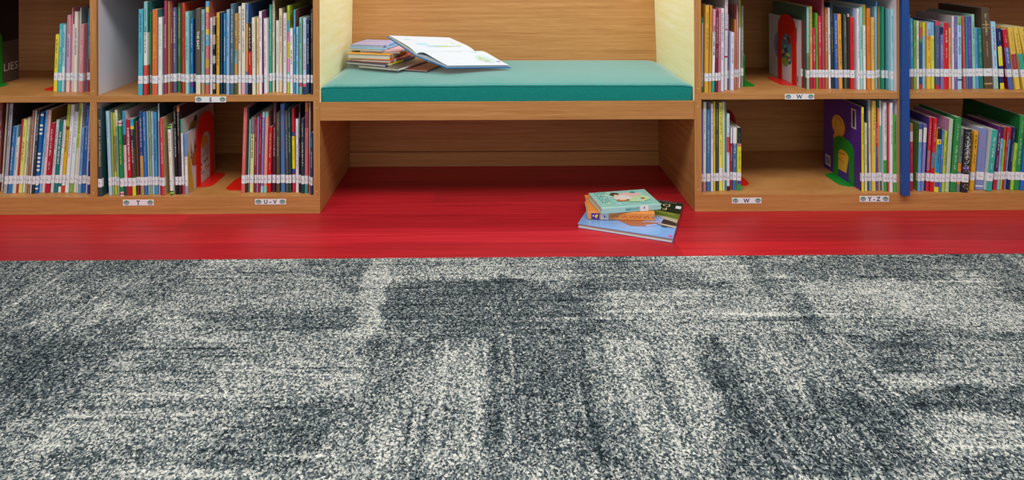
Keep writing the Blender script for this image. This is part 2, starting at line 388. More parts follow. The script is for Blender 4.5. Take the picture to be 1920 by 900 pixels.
# shelf labels
def shelf_label(par, base, px0, px1, py0, py1, txt):
    A = on_y((px0 + px1) / 2, (py0 + py1) / 2); w = (px1 - px0) / F * DIST; h = (py1 - py0) / F * DIST
    m = MB(); m.box((-w / 2, -.0008, -h / 2), (w / 2, 0, h / 2))
    o = m.build('shelf_label', M['sticker'], par, loc=(A.x - base[0], 0, A.z)); o['label'] = 'white label strip lettered ' + txt
    for sx in (-1, 1):
        e = MB(); cx_ = sx * w * .385; n = 20; rx, rz = w * .095, h * .40
        e.quad([(cx_ + rx * math.cos(-2 * math.pi * i / n), -.0010, rz * math.sin(2 * math.pi * i / n)) for i in range(n)][::-1], '8E96A4')
        cap = [(cx_ + rx * .86 * math.cos(math.pi * i / 8), -.0012, rz * .2 + rz * .68 * math.sin(math.pi * i / 8)) for i in range(9)]
        e.quad(cap, '4E9A6A')
        for q_, cc in ((-.02, 'E4E6EA'), (-.42, 'E0D6DE'), (-.22, '5A5A6C')):
            e.quad([(cx_ - rx * .75, -.0013, rz * (q_ - .02)), (cx_, -.0013, rz * (q_ - .14)), (cx_ + rx * .75, -.0013, rz * (q_ - .02)), (cx_ + rx * .75, -.0013, rz * (q_ + .1)), (cx_, -.0013, rz * (q_ - .02)), (cx_ - rx * .75, -.0013, rz * (q_ + .1))], cc)
        e.build('emblem', M['ink'], o)
    L = MB(); sz = h * .98
    adv, boxes = 0, []
    for ch in txt:
        if ch == ' ': adv += sz * .22; continue
        wd_ = text_faces(ch, sz, MB(), lambda u, v: (0, 0, 0), '18181E', True); boxes.append((ch, adv, wd_)); adv += wd_ + sz * .06
    for ch, a_, wd_ in boxes:
        x_ = a_ - adv / 2
        text_faces(ch, sz, L, lambda u, v: (x_ + u, -.0011, v - sz * .35), '18181E', True)
        bar = lambda c_, z_, wb=.2: L.quad([(c_ - sz * wb / 2, -.00115, z_ - sz * .025), (c_ + sz * wb / 2, -.00115, z_ - sz * .025), (c_ + sz * wb / 2, -.00115, z_ + sz * .025), (c_ - sz * wb / 2, -.00115, z_ + sz * .025)], '18181E')
        top_, bot_ = sz * .345, -sz * .335
        if ch in 'UVWY': bar(x_ + sz * .10, top_, .26); bar(x_ + wd_ - sz * .06, top_, .24)
        if ch in 'TY': bar(x_ + wd_ / 2 + sz * .02, bot_, .32)
    L.build('letter', M['ink'], o)
shelf_label(bcL, bL, 366.3, 424, 181, 191.7, 'S')
shelf_label(bcL, bL, 230.8, 288.5, 374.3, 385.2, 'T')
shelf_label(bcL, bL, 478.3, 536.3, 373, 383.2, 'U – V')
shelf_label(bcR, bR, 1471.5, 1526.5, 176, 186.2, 'W')
shelf_label(bcR, bR, 1372.3, 1427.5, 370.7, 381.3, 'W')
shelf_label(bcR, bR, 1611.7, 1666.5, 367.3, 378.3, 'Y - Z')

# ------------------------------------------------------------------ bench in the nook
bn = thing('bench', 'built-in oak reading bench with pale yellow sides between the two bookcases', 'bench', (.05, 0, 0)); bb = (.05, 0, 0)
g = .0004
boxobj('apron', (XL + g, .0005, .2853), (XR - g, .02, .3424), M['oak_h'], bn, .0008, bb)
boxobj('seat_board', (XL + g, .0205, .3224), (XR - g, .44, .3424), M['oak_h'], bn, 0, bb)
boxobj('lower_back_panel', (XL + g, Y_BACK + .001, Z_BT + .0022), (XR - g, Y_BACK + .012, .322), M['oak_h'], bn, .0008, bb)
boxobj('lower_back_plinth', (XL + g, Y_BACK - .001, 0), (XR - g, Y_BACK + .012, Z_BT), M['oak_h'], bn, .0008, bb)
def sloped(y, z): return (y, z)
prof = [(.449, .343), (.459, .343), (.502, .72), (.492, .72)]
m = MB(); m.prism(prof, XL + .0035 - bb[0], XR - .0035 - bb[0], axis='x'); o = m.build('backrest_panel', M['oak_h'], bn)
for (a, c) in ((XL, XL + .003), (XR - .003, XR)):
    o = boxobj('side_lining', (a + g * (a < 0), .0005, .3426), (c - g * (a > 0), .495, .72), M['cream_lam'], bn, 0, bb, 'pale yellow side panel')

# cushion
cz0, cz1 = .3430, on_y(950, 158.5, .012).z
cx0, cx1 = XL + .0045, XR - .0045; cy0, cy1 = .004, .443
nu, nv = 90, 40
cm = MB()
def top_pt(u, v):           # u across 0..1, v depth 0..1
    x = cx0 + (cx1 - cx0) * u; y = cy0 + (cy1 - cy0) * v
    du = min(u, 1 - u) * (cx1 - cx0); db = (1 - v) * (cy1 - cy0); df = v * (cy1 - cy0)
    z = cz1 + .005 * (1 - math.exp(-df / .06)) 
    z += .002 * math.sin(math.pi * u)
    fall = lambda d, r, dep: -dep * (1 - min(d / r, 1)) ** 2.2
    z += fall(du, .05, .012 * (0.3 + .7 * min(df / .12, 1))) + fall(db, .05, .010) + fall(df, .012, .003)
    z += .0022 * math.sin(x * 23 + 1.3) * math.exp(-((v - .22) / .18) ** 2) * (1 if x < .05 else .25)
    return (x, y, z)
ring = []
us = [0.5 - .5 * math.cos(math.pi * i / nu) * (1) for i in range(nu + 1)]
us = [.45 * a_ + .55 * i / nu for i, a_ in enumerate(us)]
vs = [j / nv for j in range(nv + 1)]; vs = [v ** 1.5 for v in vs]
grid = [[top_pt(u, v) for u in us] for v in vs]
for j in range(nv):
    for i in range(nu): cm.quad([grid[j][i], grid[j][i + 1], grid[j + 1][i + 1], grid[j + 1][i]])
def dn(p, z=cz0, o=(0, 0)): return (p[0] + o[0], p[1] + o[1], z)
for i in range(nu):
    a, b_ = grid[0][i], grid[0][i + 1]; cm.quad([dn(a), dn(b_), b_, a])
    a, b_ = grid[-1][i + 1], grid[-1][i]; cm.quad([dn(a), dn(b_), b_, a])
for j in range(nv):
    a, b_ = grid[j + 1][0], grid[j][0]; cm.quad([dn(a), dn(b_), b_, a])
    a, b_ = grid[j][-1], grid[j + 1][-1]; cm.quad([dn(a), dn(b_), b_, a])
cm.quad([(cx0, cy0, cz0), (cx0, cy1, cz0), (cx1, cy1, cz0), (cx1, cy0, cz0)])
org = ((cx0 + cx1) / 2, (cy0 + cy1) / 2, cz0)
cm.v = [tuple(p[k] - org[k] for k in range(3)) for p in cm.v]
cu = cm.build('cushion', M['teal'], loc=org)
bm = bmesh.new(); bm.from_mesh(cu.data); bmesh.ops.remove_doubles(bm, verts=bm.verts, dist=1e-5)
ed = [e for e in bm.edges if len(e.link_faces) == 2 and e.calc_face_angle(0) > .9]
bmesh.ops.bevel(bm, geom=ed, offset=.0035, segments=3, affect='EDGES', profile=.5); bm.to_mesh(cu.data); bm.free()
cu.data.polygons.foreach_set('use_smooth', [True] * len(cu.data.polygons))
tag(cu, 'long teal upholstered seat cushion on the oak bench', 'cushion')
pp = MB(); R = .0013                                  # seam piping along the front edge
pts = [(grid[0][i][0] - org[0], cy0 - org[1] - .0002, grid[0][i][2] - org[2] - .0022) for i in range(0, nu + 1, 2)]
for a, b_ in zip(pts, pts[1:]):
    for q_ in range(6):
        t0, t1 = q_ * math.pi / 3, (q_ + 1) * math.pi / 3
        f_ = lambda p, t_: (p[0], p[1] + R * math.cos(t_), p[2] + R * math.sin(t_))
        pp.quad([f_(a, t0), f_(b_, t0), f_(b_, t1), f_(a, t1)])
pp.build('piping', M['teal'], cu, smooth=True)
# ------------------------------------------------------------------ books on the shelves
NAMES = {'black': '1C1A1C', 'dark grey': '4A4C50', 'grey': '8C9090', 'pale grey': 'BCC0C0', 'white': 'E6E6E6', 'cream': 'E2DCC2',
 'navy': '22305E', 'blue': '3070B8', 'sky blue': '50A4D0', 'pale blue': 'A4CCE0', 'slate blue': '5A6A8A', 'dark teal': '1E4A4C', 'teal': '249484', 'mint green': '90C8B8',
 'dark green': '26583A', 'green': '3E9A48', 'lime green': 'A8C23C', 'olive': '70683E', 'yellow': 'E4D634', 'pale yellow': 'DEDA90', 'gold': 'D0A03A', 'orange': 'DA7E34', 'peach': 'E6BC8C',
 'tan': 'B09068', 'brown': '7A5040', 'dark brown': '40302A', 'maroon': '7A2838', 'red': 'CC2430', 'coral': 'D86A60', 'pink': 'D88CA0', 'magenta': 'B83468', 'purple': '5E489E', 'violet': '7C76BA', 'lilac': 'B4A8CC', 'plum': '50203C'}
def cname(h):
    a = lin(h)[:3]; f_ = lambda c: np.cbrt(np.array(c)); best = min(NAMES, key=lambda n: float(((f_(lin(NAMES[n])[:3]) - f_(a)) ** 2).sum()))
    return best
def lum(h):
    a = lin(h); return .2126 * a[0] + .7152 * a[1] + .0722 * a[2]

GROUPS = [
# key, ox, oy, scale, shelf z, ceiling z, side, label z0, z1, place words, group words
('A', 0, 0, 4.5, Z_SH, Z_TOP, 'L', .036, .060, 'upper shelf, far left bay', 'picture books on the upper shelf of the far left bay', '''
448 480 292 775 20 E6D23A tc=222222
484 512 202 776 15 45B8C4 tc=E8F4F4
513 538 208 776 14 A8CCD4 b=.62-.8:E0E8E8
539 551 208 770 13 4E8A5A b=0-.6:B8CCC8
553 582 128 778 14 CDA4C4 b=0-.25:D894A0;.86-1:E8D0C8
584 598 66 775 4 D98C94
599 614 205 776 8 E8D8C8 tc=C05040
616 645 98 779 12 EAE0D4 t=SHAPES_OF_PEOPLE tc=3058A8
650 663 66 774 14 DAD6C8 c=9C9E98
665 695 205 781 14 D88A90
728 737 72 770 4 3A9AB8
739 757 100 772 4 A02830 tc=E8D8D0
'''),
('B', 250, 0, 4.5, Z_SH, Z_TOP, 'L', .0355, .060, 'upper shelf above label S', 'picture books on the upper shelf above the S label', '''
38 75 80 805 5 4FB0C8 tc=28688A
85 115 15 805 2 86BEC0 b=.33-.68:E4E4DC;.68-.86:D8504C;.86-1:C8343A c=3A7A78 w=1
140 152 105 796 0 2E9E5A
156 198 82 805 3 D8703C b=.8-1:D86848 tc=E8C040 c=4A8A86
201 240 148 802 1 E4E8E4 c=88A89C tc=C8A8A0
252 278 8 795 -1 B03868 t=TALLULAH'S_TAP_SHOES tc=F0E0E0
279 297 12 790 0 BC9A5C
299 325 8 785 0 A04050 t=TALLULAH'S_NUTCRACKER tc=F0D8D0
334 362 65 785 -2 5C6488 tc=F0F0F4
372 398 28 780 0 3A8A3C
402 413 25 785 -3 8A2848
414 436 25 788 -4 D0502E tc=7A1818
438 467 100 793 -2 90CCCC tc=386878
470 505 160 788 0 2878B8 b=.78-.92:7A4AA0 c=1E5A78
508 519 78 785 6 2A2C58
526 565 73 797 0 5A5448 b=.8-1:E0D8C0 t=THE_EAST tc=F0EAD8
571 600 82 795 0 8CB0B8 b=.78-1:B89868
606 635 12 796 2 C86860 b=0-.06:5CA8D0;.06-.12:D8C040;.3-.36:D8B830;.36-.48:60A8C8;.62-.72:C8A040;.8-.9:60A098
645 666 150 793 0 D4D4DC tc=8A2A4A
668 692 150 793 0 1E2226 b=0-.1:D8B0A8;.22-.35:D8B0A0;.5-.6:C8C8C0;.86-.94:D8B8A8
698 724 108 800 2 DCAA3C c=1C3A58
729 748 108 796 0 1E4A6A
760 781 116 796 0 3A8AB8 b=.75-1:3A4450 tc=E8F0F4
783 808 82 800 2 8CB6DC tc=385888
814 845 35 800 4 4A6C80
848 875 115 798 2 C89848 b=.45-.62:88A8A0;.85-1:5A5A30
884 907 55 795 0 DCD4C8
912 943 28 796 0 E4DCC8 b=.8-1:E0A8B4 tc=3A4454 big=1
945 966 35 796 4 5A80B8 b=.22-.75:D8A058 c=3A5C90
970 998 195 798 -2 38201E b=.4-.74:D02828;.74-1:221C20
1002 1028 150 800 -5 E6E2CC tc=B89858
1040 1057 150 797 -1 E8C890
1059 1084 98 797 -14 EEEAEA tc=404048 c=8C4478
1101 1128 158 790 -4 F0ECF0 tc=909098
1136 1166 40 780 0 30A890 tc=B8E8D8
1169 1192 6 778 0 D4D0B4 c=887850
1203 1227 175 778 -1 E2E2DE tc=9898A0
1229 1256 72 778 -3 E8D8B4
1264 1294 112 787 0 E8DEE6 tc=A05070
1298 1318 48 790 -1 B4CC40 b=.17-.3:60B8C8;.3-.42:E088B0;.42-.6:E0D040;.6-.76:E090B8;.76-.8:70C0D0
1321 1348 240 790 -2 F0F0F0 tc=404048
1352 1369 85 793 -1 3898C8 c=8A5858
1372 1392 230 796 0 8CC4E0
1398 1422 150 797 0 80B8A0 b=.85-.9:C84858
1430 1456 152 798 0 B8D0E4 b=.86-.9:E05878;.9-1:283C68 tc=C04860
1460 1484 170 795 0 1E3A60
1496 1514 80 798 0 383634 tc=C0B8A8
'''),
('C', 0, 180, 4.09, Z_BT, Z_SB, 'L', .029, .055, 'lower shelf, far left bay', 'picture books on the lower shelf of the far left bay', '''
-22 -2 58 735 22 7A3A38
0 19 56 732 44 D0C8B0 tc=807060
24 50 58 750 50 A8A8B2 c=2E2C30
54 80 235 748 42 3878B8 tc=F0F0F0
81 93 235 746 34 84B4D4
95 116 320 748 24 DCDCD4 tc=808080
118 128 178 746 18 C03030
132 165 180 745 34 DEDE74
170 188 165 742 34 E4E4D8
190 205 167 744 30 A8A070 tc=38382C big=1
207 226 110 748 42 A07060 c=C07830
227 237 112 748 44 D4DCE4
238 258 105 751 50 2E3236 tc=D8D8D8
262 286 125 749 44 1868B0 b=.02-.045:F0F0F0;.15-.175:F0F0F0;.2-.225:F0F0F0;.25-.275:F0F0F0;.5-.525:F0F0F0;.55-.575:F0F0F0;.6-.625:F0F0F0;.65-.675:F0F0F0;.7-.725:F0F0F0;.88-.9:F0F0F0;.93-.95:F0F0F0 t=-
290 314 108 744 54 84BCE4 tc=285888
316 340 108 744 54 E8C4C4 tc=B83040 c=8A6420
342 376 210 744 44 B41E38
381 406 182 741 48 D0D4D4 tc=303030
412 440 192 741 44 187878 t=THE_CAT_IN_THE_HAT tc=F0F0F0
442 464 185 741 34 E4E8EA b=.8-.92:1E7878;.92-1:E8E8E8 tc=C03040
468 491 64 742 50 E0B820 b=0-.25:B8C838;.25-.29:8A4A20;.29-.8:E0B41C;.8-.92:ECECEC;.92-1:D83828
495 521 65 743 50 E8EAF0 tc=B86080
528 558 120 741 44 DCE8EC b=.88-1:88A858 tc=8888A0
562 584 52 741 44 BCCC44 b=.5-1:DCDCC4
586 596 55 744 36 E0E0E0 tc=28282C big=1
598 616 245 748 28 78A8D8
620 651 72 743 38 2A68B0 tc=D8E4F0
655 667 80 746 30 C8C4D4
669 686 90 752 12 28407A
'''),
('D', 175, 180, 4.09, Z_BT, Z_SB, 'L', .029, .055, 'lower shelf above label T', 'picture books on the lower shelf above the T label', '''
28 65 94 787 -2 3C4448 t=JUST_NOT_A_CAKE_PRINCESS tc=C8B090 c=1E4A4A
118 141 118 762 -26 B0D0E4 tc=7888B8
143 158 125 758 -18 9CB468
160 181 130 756 -18 DCD440 b=.28-.72:B8903C
183 202 108 760 -22 90B898 b=0-.2:E0DCC0
206 232 195 770 -18 1E8A50 b=0-.02:E8E0E0;.02-.04:D03040;.04-.06:E8E0E0;.94-.96:E8C8D0;.96-.98:D04058;.98-1:E8D0D8 tc=E0D050
240 262 118 766 -22 E8C8C4 b=0-.28:3898C8;.28-.4:28344C;.86-1:584048 tc=D05060
268 295 182 766 -18 C01830 t=IS_EVERYONE_READY_FOR_FUN? tc=F4ECE8
299 326 180 766 -24 2A6A30 b=0-.09:30A0C8;.09-.13:D8D030;.13-.38:203048;.38-.75:604034;.87-1:E4D428 tc=E8E8E8
328 343 200 758 -18 983C34
345 360 180 757 -14 1E3A70
362 388 122 760 -30 2C4A80 b=.53-1:C49444
392 415 125 759 -20 3474B8 tc=C8D8F0
417 431 118 756 -16 A8B8B8
433 451 115 754 -16 8CB884
453 469 120 756 -14 ACC4D4
471 495 125 757 -18 4890C4 tc=1E3A60
498 509 60 754 -8 B4D4D0 c=28404C
512 524 195 760 -14 A43C6C
526 547 172 764 -18 D04848 c=B8A878
588 613 225 761 -22 E8E8E0 b=0-.02:2E6A28;.02-.035:B8D838;.035-.06:2E6A28;.94-.96:2E6A28;.96-.98:B8D838;.98-1:2E6A28 tc=D07838 big=1
630 651 85 756 -20 181818 tc=F0F0E8
655 675 82 756 -18 382834 b=0-.06:C87838 tc=D8C8A8
680 696 182 753 -18 E8EAEC b=0-.18:2AA888;.88-1:C82838 tc=D08850 c=C8C4BC d=.232
703 726 290 752 -10 E6E8EC b=0-.38:6898C8;.87-1:A898C8 tc=5878A0 c=CCC8C0 d=.20
'''),
('E', 420, 180, 4.09, Z_BT, Z_SB, 'L', .029, .055, 'lower shelf above label U-V', 'picture books on the lower shelf above the U – V label', '''
130 158 92 744 20 D86868 tc=F0B0A8
160 171 95 742 16 2E4030 c=1C2A38
176 190 182 739 10 88C4B4 b=.85-1:6A5844 tc=E0F0E8
195 223 165 740 12 DCD89C b=0-.22:8A7080 t=THE_GOOD_EGG tc=282820
232 245 178 741 8 A42040
247 257 160 740 8 9C94C4
260 277 138 740 12 A42030 tc=E8C0B8
278 300 122 741 14 7878BC b=0-.07:A8D0E8;.92-1:A8D0E8 tc=B8D0F0
302 326 120 743 14 E49484 b=0-.07:88CCB4;.92-1:88CCB4 tc=F0E0A0
331 357 240 741 14 C81820 tc=F0C0A8
368 393 52 739 -4 502038 tc=D0C0C8
400 426 128 742 -3 585038 tc=B8B090
436 468 62 738 -12 4878B4 tc=B05068
473 495 115 741 -8 58544C tc=A8A8A0
497 516 97 741 -12 1E4C4C tc=B0D0D0
524 546 97 739 -8 C82838 b=.28-.33:3A4A90;.33-.72:E8D820;.72-.78:3A4A90 tc=903028
550 572 178 740 -2 E4E0E4 tc=9090A0
575 589 65 740 -4 1E1E26 tc=D0D0D0
591 615 178 748 -2 203A4C
616 642 50 748 3 C87078 b=0-.1:D07838;.1-.28:904060;.86-1:3A9890 tc=B03848
650 661 50 752 2 D86858 b=0-.5:80C0A8;.5-.56:D0A060
663 679 285 760 0 28407E tc=D8D8E8
'''),
('F', 1300, 0, 4.5, Z_SH, Z_TOP, 'R', .0355, .060, 'upper shelf beside the bench', 'picture books on the upper shelf just right of the bench', '''
74 92 150 776 4 D0D4D8 b=0-.07:2AA080;.93-1:2AA080 t=-
97 128 48 786 8 DCA83C tc=8A5A20
130 152 48 783 12 CC942C tc=8A6820
155 180 80 780 12 F0ECEC b=0-.27:E494B4;.84-1:34A890 t=VINCENT_COMES_HOME tc=282830
185 206 92 779 8 702838
208 228 74 776 6 D07088
230 258 72 771 4 E0E4EC tc=404870
262 287 -20 762 8 E6DEE2 b=.34-.35:C82848;.63-.65:C82848;.86-.87:C82848 tc=C04060
291 314 122 754 4 787CA0
317 343 275 764 4 DCDCF2 tc=283058
346 360 165 746 2 D88848 b=.7-1:D89890
362 380 45 746 2 C88078 tc=F0E8E0
383 396 -15 743 4 ECECE4 b=0-.33:A4B830
400 424 50 733 2 8A9088 tc=E8ECE0
'''),
('G', 1430, 0, 4.5, Z_SH, Z_TOP, 'R', .0355, .060, 'upper shelf above label W', 'picture books on the upper shelf above the W label', '''
346 371 174 740 -4 C82838 b=.745-.755:F0F0F0 t=- c=D0CCCC d=.245
374 397 60 754 -2 84B8B0 b=.56-.78:707868;.78-1:A8B0A0 tc=C8E0DC c=42604A d=.25
400 424 54 748 -4 E6BE5C b=.45-.8:E8A850;.85-1:B83838 tc=A84828
428 450 240 749 -4 C82858
453 474 112 748 -6 64AA44 tc=285828
477 505 136 749 -10 D43440 tc=F4E4E4
507 528 -10 750 -12 B44858 tc=8898B8
532 556 70 750 -6 B87038
559 578 65 749 -24 E8E4E8 tc=606070
583 611 22 748 -14 283A3A tc=A8A848
617 644 120 751 -14 4060B4
646 676 120 751 -14 E4A43C tc=8A5030
680 688 116 748 -12 282420
692 718 125 750 -8 505850 tc=B8B8B0
720 745 118 750 -4 2E302C b=0-.04:D0C890 tc=E0D8A8 big=1
747 777 146 754 -8 D42828 tc=A01818
779 800 75 750 -10 88A8CC
803 827 72 757 -10 E6E6EE tc=A090A8
828 848 62 757 -6 98D4CC t=LITTLE_BLUE_PENGUIN tc=188868
852 875 40 756 -6 E8E8E4 b=0-.24:A89C34 tc=A0A8A0
887 915 72 757 -6 DC8430 tc=B05820
922 948 148 758 -4 E4B464 tc=B87028
951 968 58 754 -4 94C8D8 tc=203848 big=1
970 986 12 752 -4 60A0CC
989 1007 55 748 -2 A44438 tc=D87868
1009 1019 55 748 -2 C8A030
1022 1049 57 756 -2 209C7C tc=B8D860
1050 1066 60 752 0 203038
1070 1083 80 757 -2 5098A0
1085 1116 80 766 -2 A0D6E4 tc=406890
'''),
('H', 1680, 0, 4.5, Z_SH, Z_TOP, 'R', .039, .0635, 'upper shelf, far right bay', 'books on the upper shelf of the far right bay', '''
95 125 125 754 -3 6454A4 b=0-.14:5A6A7A;.14-.18:40A0C8 tc=A898D0
128 149 155 752 -6 38A0D0 b=.8-1:806048
152 174 175 752 0 84B444
177 199 178 752 -2 E8E4DC tc=505050
200 222 190 752 2 305878 b=0-.07:A8A040;.07-.24:D05848;.24-.3:50A048;.93-1:C83838 tc=6088A8
225 259 192 748 0 9CCCE8 b=0-.2:E4D634 tc=C0A8D8
263 296 192 752 0 ECC440 b=0-.2:98C0E8;.2-.26:E4A040 tc=C04030
299 330 190 750 -4 DCDC58 b=0-.2:78BCE4;.2-.25:E8E060 tc=A8A838
336 371 178 752 -2 4C6080 b=0-.07:C84860;.94-1:B83048 tc=8898A8
379 406 232 752 -2 8474B4 b=0-.12:202858;.12-.24:7A68B0
409 448 195 753 -4 D42030 tc=F0D0D0 c=D0C8C4
450 474 238 752 -2 ECB474
477 496 138 755 -4 E0D8D8 c=B8AEB0
498 521 142 755 -12 7868B4 tc=D0C8E8
524 558 140 755 -20 A8D4EC b=0-.12:88B868;.86-.88:383050 tc=401828 big=1
572 597 140 750 -16 CC5860 tc=E0A8A0
599 610 140 750 -10 349898
614 649 140 750 -24 5A50A4 tc=9898D0
651 676 122 750 -22 94CCB4
678 703 235 748 -22 64A4DC tc=386898
705 740 240 748 -22 1E7C72 tc=80C0A0
752 818 70 749 -66 5C4C3A tc=D0B880 b=.93-.95:B09868;.2-.21:B09868;.24-.25:B09868
830 868 185 751 -70 A4D4EC b=.8-1:9CC4B4 tc=C02838 c=B898B0
884 918 240 753 -66 202C64 b=.3-.62:E4E030;.9-1:E0D830 tc=E8E8E8
955 992 250 756 -98 5068B4 b=0-.3:C42038 tc=E8D8E0 c=8A1828
1012 1052 230 758 -120 E4C454 b=.43-.7:A83858 tc=C89838
1080 1120 222 758 -140 E4C454 b=.43-.7:34A898 tc=B88838
1150 1190 225 758 -150 E4C454 b=.43-.7:D05040 tc=B88838
1222 1262 225 758 -158 E2C04C b=.43-.7:4878B8 tc=B88838
'''),
('I', 1300, 180, 4.09, Z_BT, Z_SB, 'R', .031, .056, 'lower shelf beside the bench', 'picture books on the lower shelf just right of the bench', '''
60 72 100 736 4 5860AC tc=D8D8F0
75 99 48 735 0 DCE0D4 b=.85-1:C88870 tc=888878
104 131 105 733 0 3878B8 tc=B8D0E8
136 154 60 731 0 E8E4E8 tc=803848
156 170 45 731 0 D4C434
172 195 65 729 0 404850 tc=C8B840
198 226 52 728 0 E4E058 b=.74-.8:E4E4E4 tc=504818
228 247 45 725 0 E0E4E8 tc=A8A8B0
250 257 46 724 0 4A9A68
259 280 138 728 0 C8DCE8 b=.3-.5:C84858;.94-1:382828 tc=C05868
282 300 245 720 4 C42C34 b=0-.25:ECECEC tc=F0F0F0
303 331 245 723 2 3474B0 b=0-.25:ECECEC tc=F0F0F0
337 368 245 726 0 DCD834 b=0-.25:20242C;.25-.3:D08868;.8-.9:584890;.9-1:309858 tc=40983C
'''),
('J', 1530, 180, 4.09, Z_BT, Z_SB, 'R', .030, .056, 'lower shelf above label Y-Z', 'picture books on the lower shelf above the Y - Z label', '''
352 371 88 733 -2 E8D424 tc=282418 c=522C86 d=.235
375 395 210 730 -2 DADCA4 tc=305080
397 407 40 728 -10 46566A
409 428 30 726 -8 E4D8CC b=0-.12:88B8D8;.8-1:70A8C0 tc=C85040 big=1
433 460 38 730 0 E4C454 tc=7A6030
462 478 205 727 -2 5060A8 b=0-.35:C84058
480 497 92 725 -8 E49454 tc=B85030
499 518 35 725 -8 64BCB4 b=0-.28:ECECF0;.88-1:506068 tc=E0F0EC
521 546 50 733 -2 DCE0E4 b=.65-1:3A9E44
548 566 58 733 0 C42828 tc=F0D0C8
570 591 52 738 0 E6EAF2 tc=808898
595 621 145 738 2 54AE34 tc=285820
'''),
('K', 1680, 180, 4.09, Z_BT, Z_SB, 'R', .031, .056, 'lower shelf, far right bay', 'books on the lower shelf of the far right bay', '''
74 84 205 735 2 283070
87 107 222 733 4 BC3444
110 132 212 731 0 B42840 b=0-.12:A87850;.12-.27:E8DCD0 tc=D88890
166 189 215 731 16 64A8E4 b=0-.08:405898;.08-.27:ECE8DC tc=4878A8 c=6A9A48
192 216 218 730 26 8484C4 b=0-.05:6868A8;.05-.27:ECE8DC tc=C0C0E4
229 259 165 731 30 C42C34 b=.45-.72:A87080 tc=E8A8A0 c=4A3A78
262 295 172 735 32 C82030 b=.47-.68:607898 tc=E0A8A0
297 328 250 738 16 E8D834 b=0-.17:202428;.17-.2:E8C898;.25-.7:1E90C4;.82-.92:6848A0 tc=282418
331 350 262 738 24 5074BC
352 374 270 738 22 B4CC3C
377 407 178 737 36 B4C8A8 c=C080A8 tc=E0E8D8
416 460 165 738 46 2E8A48 tc=B8D8B0
464 492 250 736 24 788078 b=.55-.68:E89038;.78-.88:E08838 tc=383838 big=1
504 552 258 743 18 2A2A2E b=.6-.64:8058A8 tc=F0F0F0 dots=1
566 598 270 725 38 E2A82C tc=302010
612 682 250 722 34 7C8CC4 b=.93-.95:E8E8F0 c=B0B4D4 tc=C080A0
692 736 262 732 50 38AC9C tc=D0E8E0 c=D0D0CC
745 772 232 720 42 602464 b=.8-1:C82840
776 796 240 719 34 88C4E4 b=0-.18:582058
798 812 240 718 40 A8C83C b=0-.2:C82040
814 828 240 718 44 C82030
830 850 240 714 48 70B0D4 b=0-.2:D03028 tc=285080
856 878 240 720 36 28285C tc=C8C8E8
882 904 365 723 26 9CCC44 tc=385828
908 950 150 722 30 2E8C48 tc=A8D8B0 c=1E6A34 d=.25
956 990 175 726 24 3068B8
'''),
]

def tokens(n, width_over_len, rnd):
    return n
def book_mesh(w, d, h, rec, zl0, zl1):
    """cover: two boards and a spine wrapped round the pages, local origin at the spine's lower left"""
    tb = min(.0019, w * .2); c = min(.0022, w * .28)
    bands = rec['bands']; col = rec['col']; cov = rec.get('cover') or col
    cuts = sorted({0.0, h} | {h * (1 - f_) for b_ in bands for f_ in b_[:2]})
    def colour(z, base):
        f_ = 1 - z / h
        for a_, b_, cc in bands:
            if a_ <= f_ <= b_: base = cc
        return base
    outer = [(0, d), (0, c), (c * .3, c * .3), (c, 0), (w - c, 0), (w - c * .3, c * .3), (w, c), (w, d)]
    inner = [(w - tb, d), (w - tb, tb), (tb, tb), (tb, d)]
    prof = outer + inner
    kinds = ['c', 's', 's', 's', 's', 's', 'c', 'e', 'i', 'i', 'i', 'e']
    mb = MB()
    for z0, z1 in zip(cuts, cuts[1:]):
        zm = (z0 + z1) / 2
        sc_ = colour(zm, col); cc_ = colour(zm, cov) if rec.get('wrap') else cov
        for k in range(12):
            p, q = prof[k], prof[(k + 1) % 12]
            cc = sc_ if kinds[k] == 's' else (cc_ if kinds[k] == 'c' else 'D8D4CC')
            # outline runs clockwise seen from above, so list the corners to face outwards
            mb.quad([(p[0], p[1], z0), (q[0], q[1], z0), (q[0], q[1], z1), (p[0], p[1], z1)], cc)
    for z, fl_ in ((0, True), (h, False)):
        cc = colour(z, col)
        for a_ in ([prof[0], prof[1], prof[10], prof[11]], [prof[1], prof[2], prof[3], prof[4], prof[5], prof[6], prof[9], prof[10]], [prof[6], prof[7], prof[8], prof[9]]):
            pts = [(x, y, z) for x, y in a_]
            mb.quad(pts[::-1] if fl_ else pts, cc)
    return mb, tb

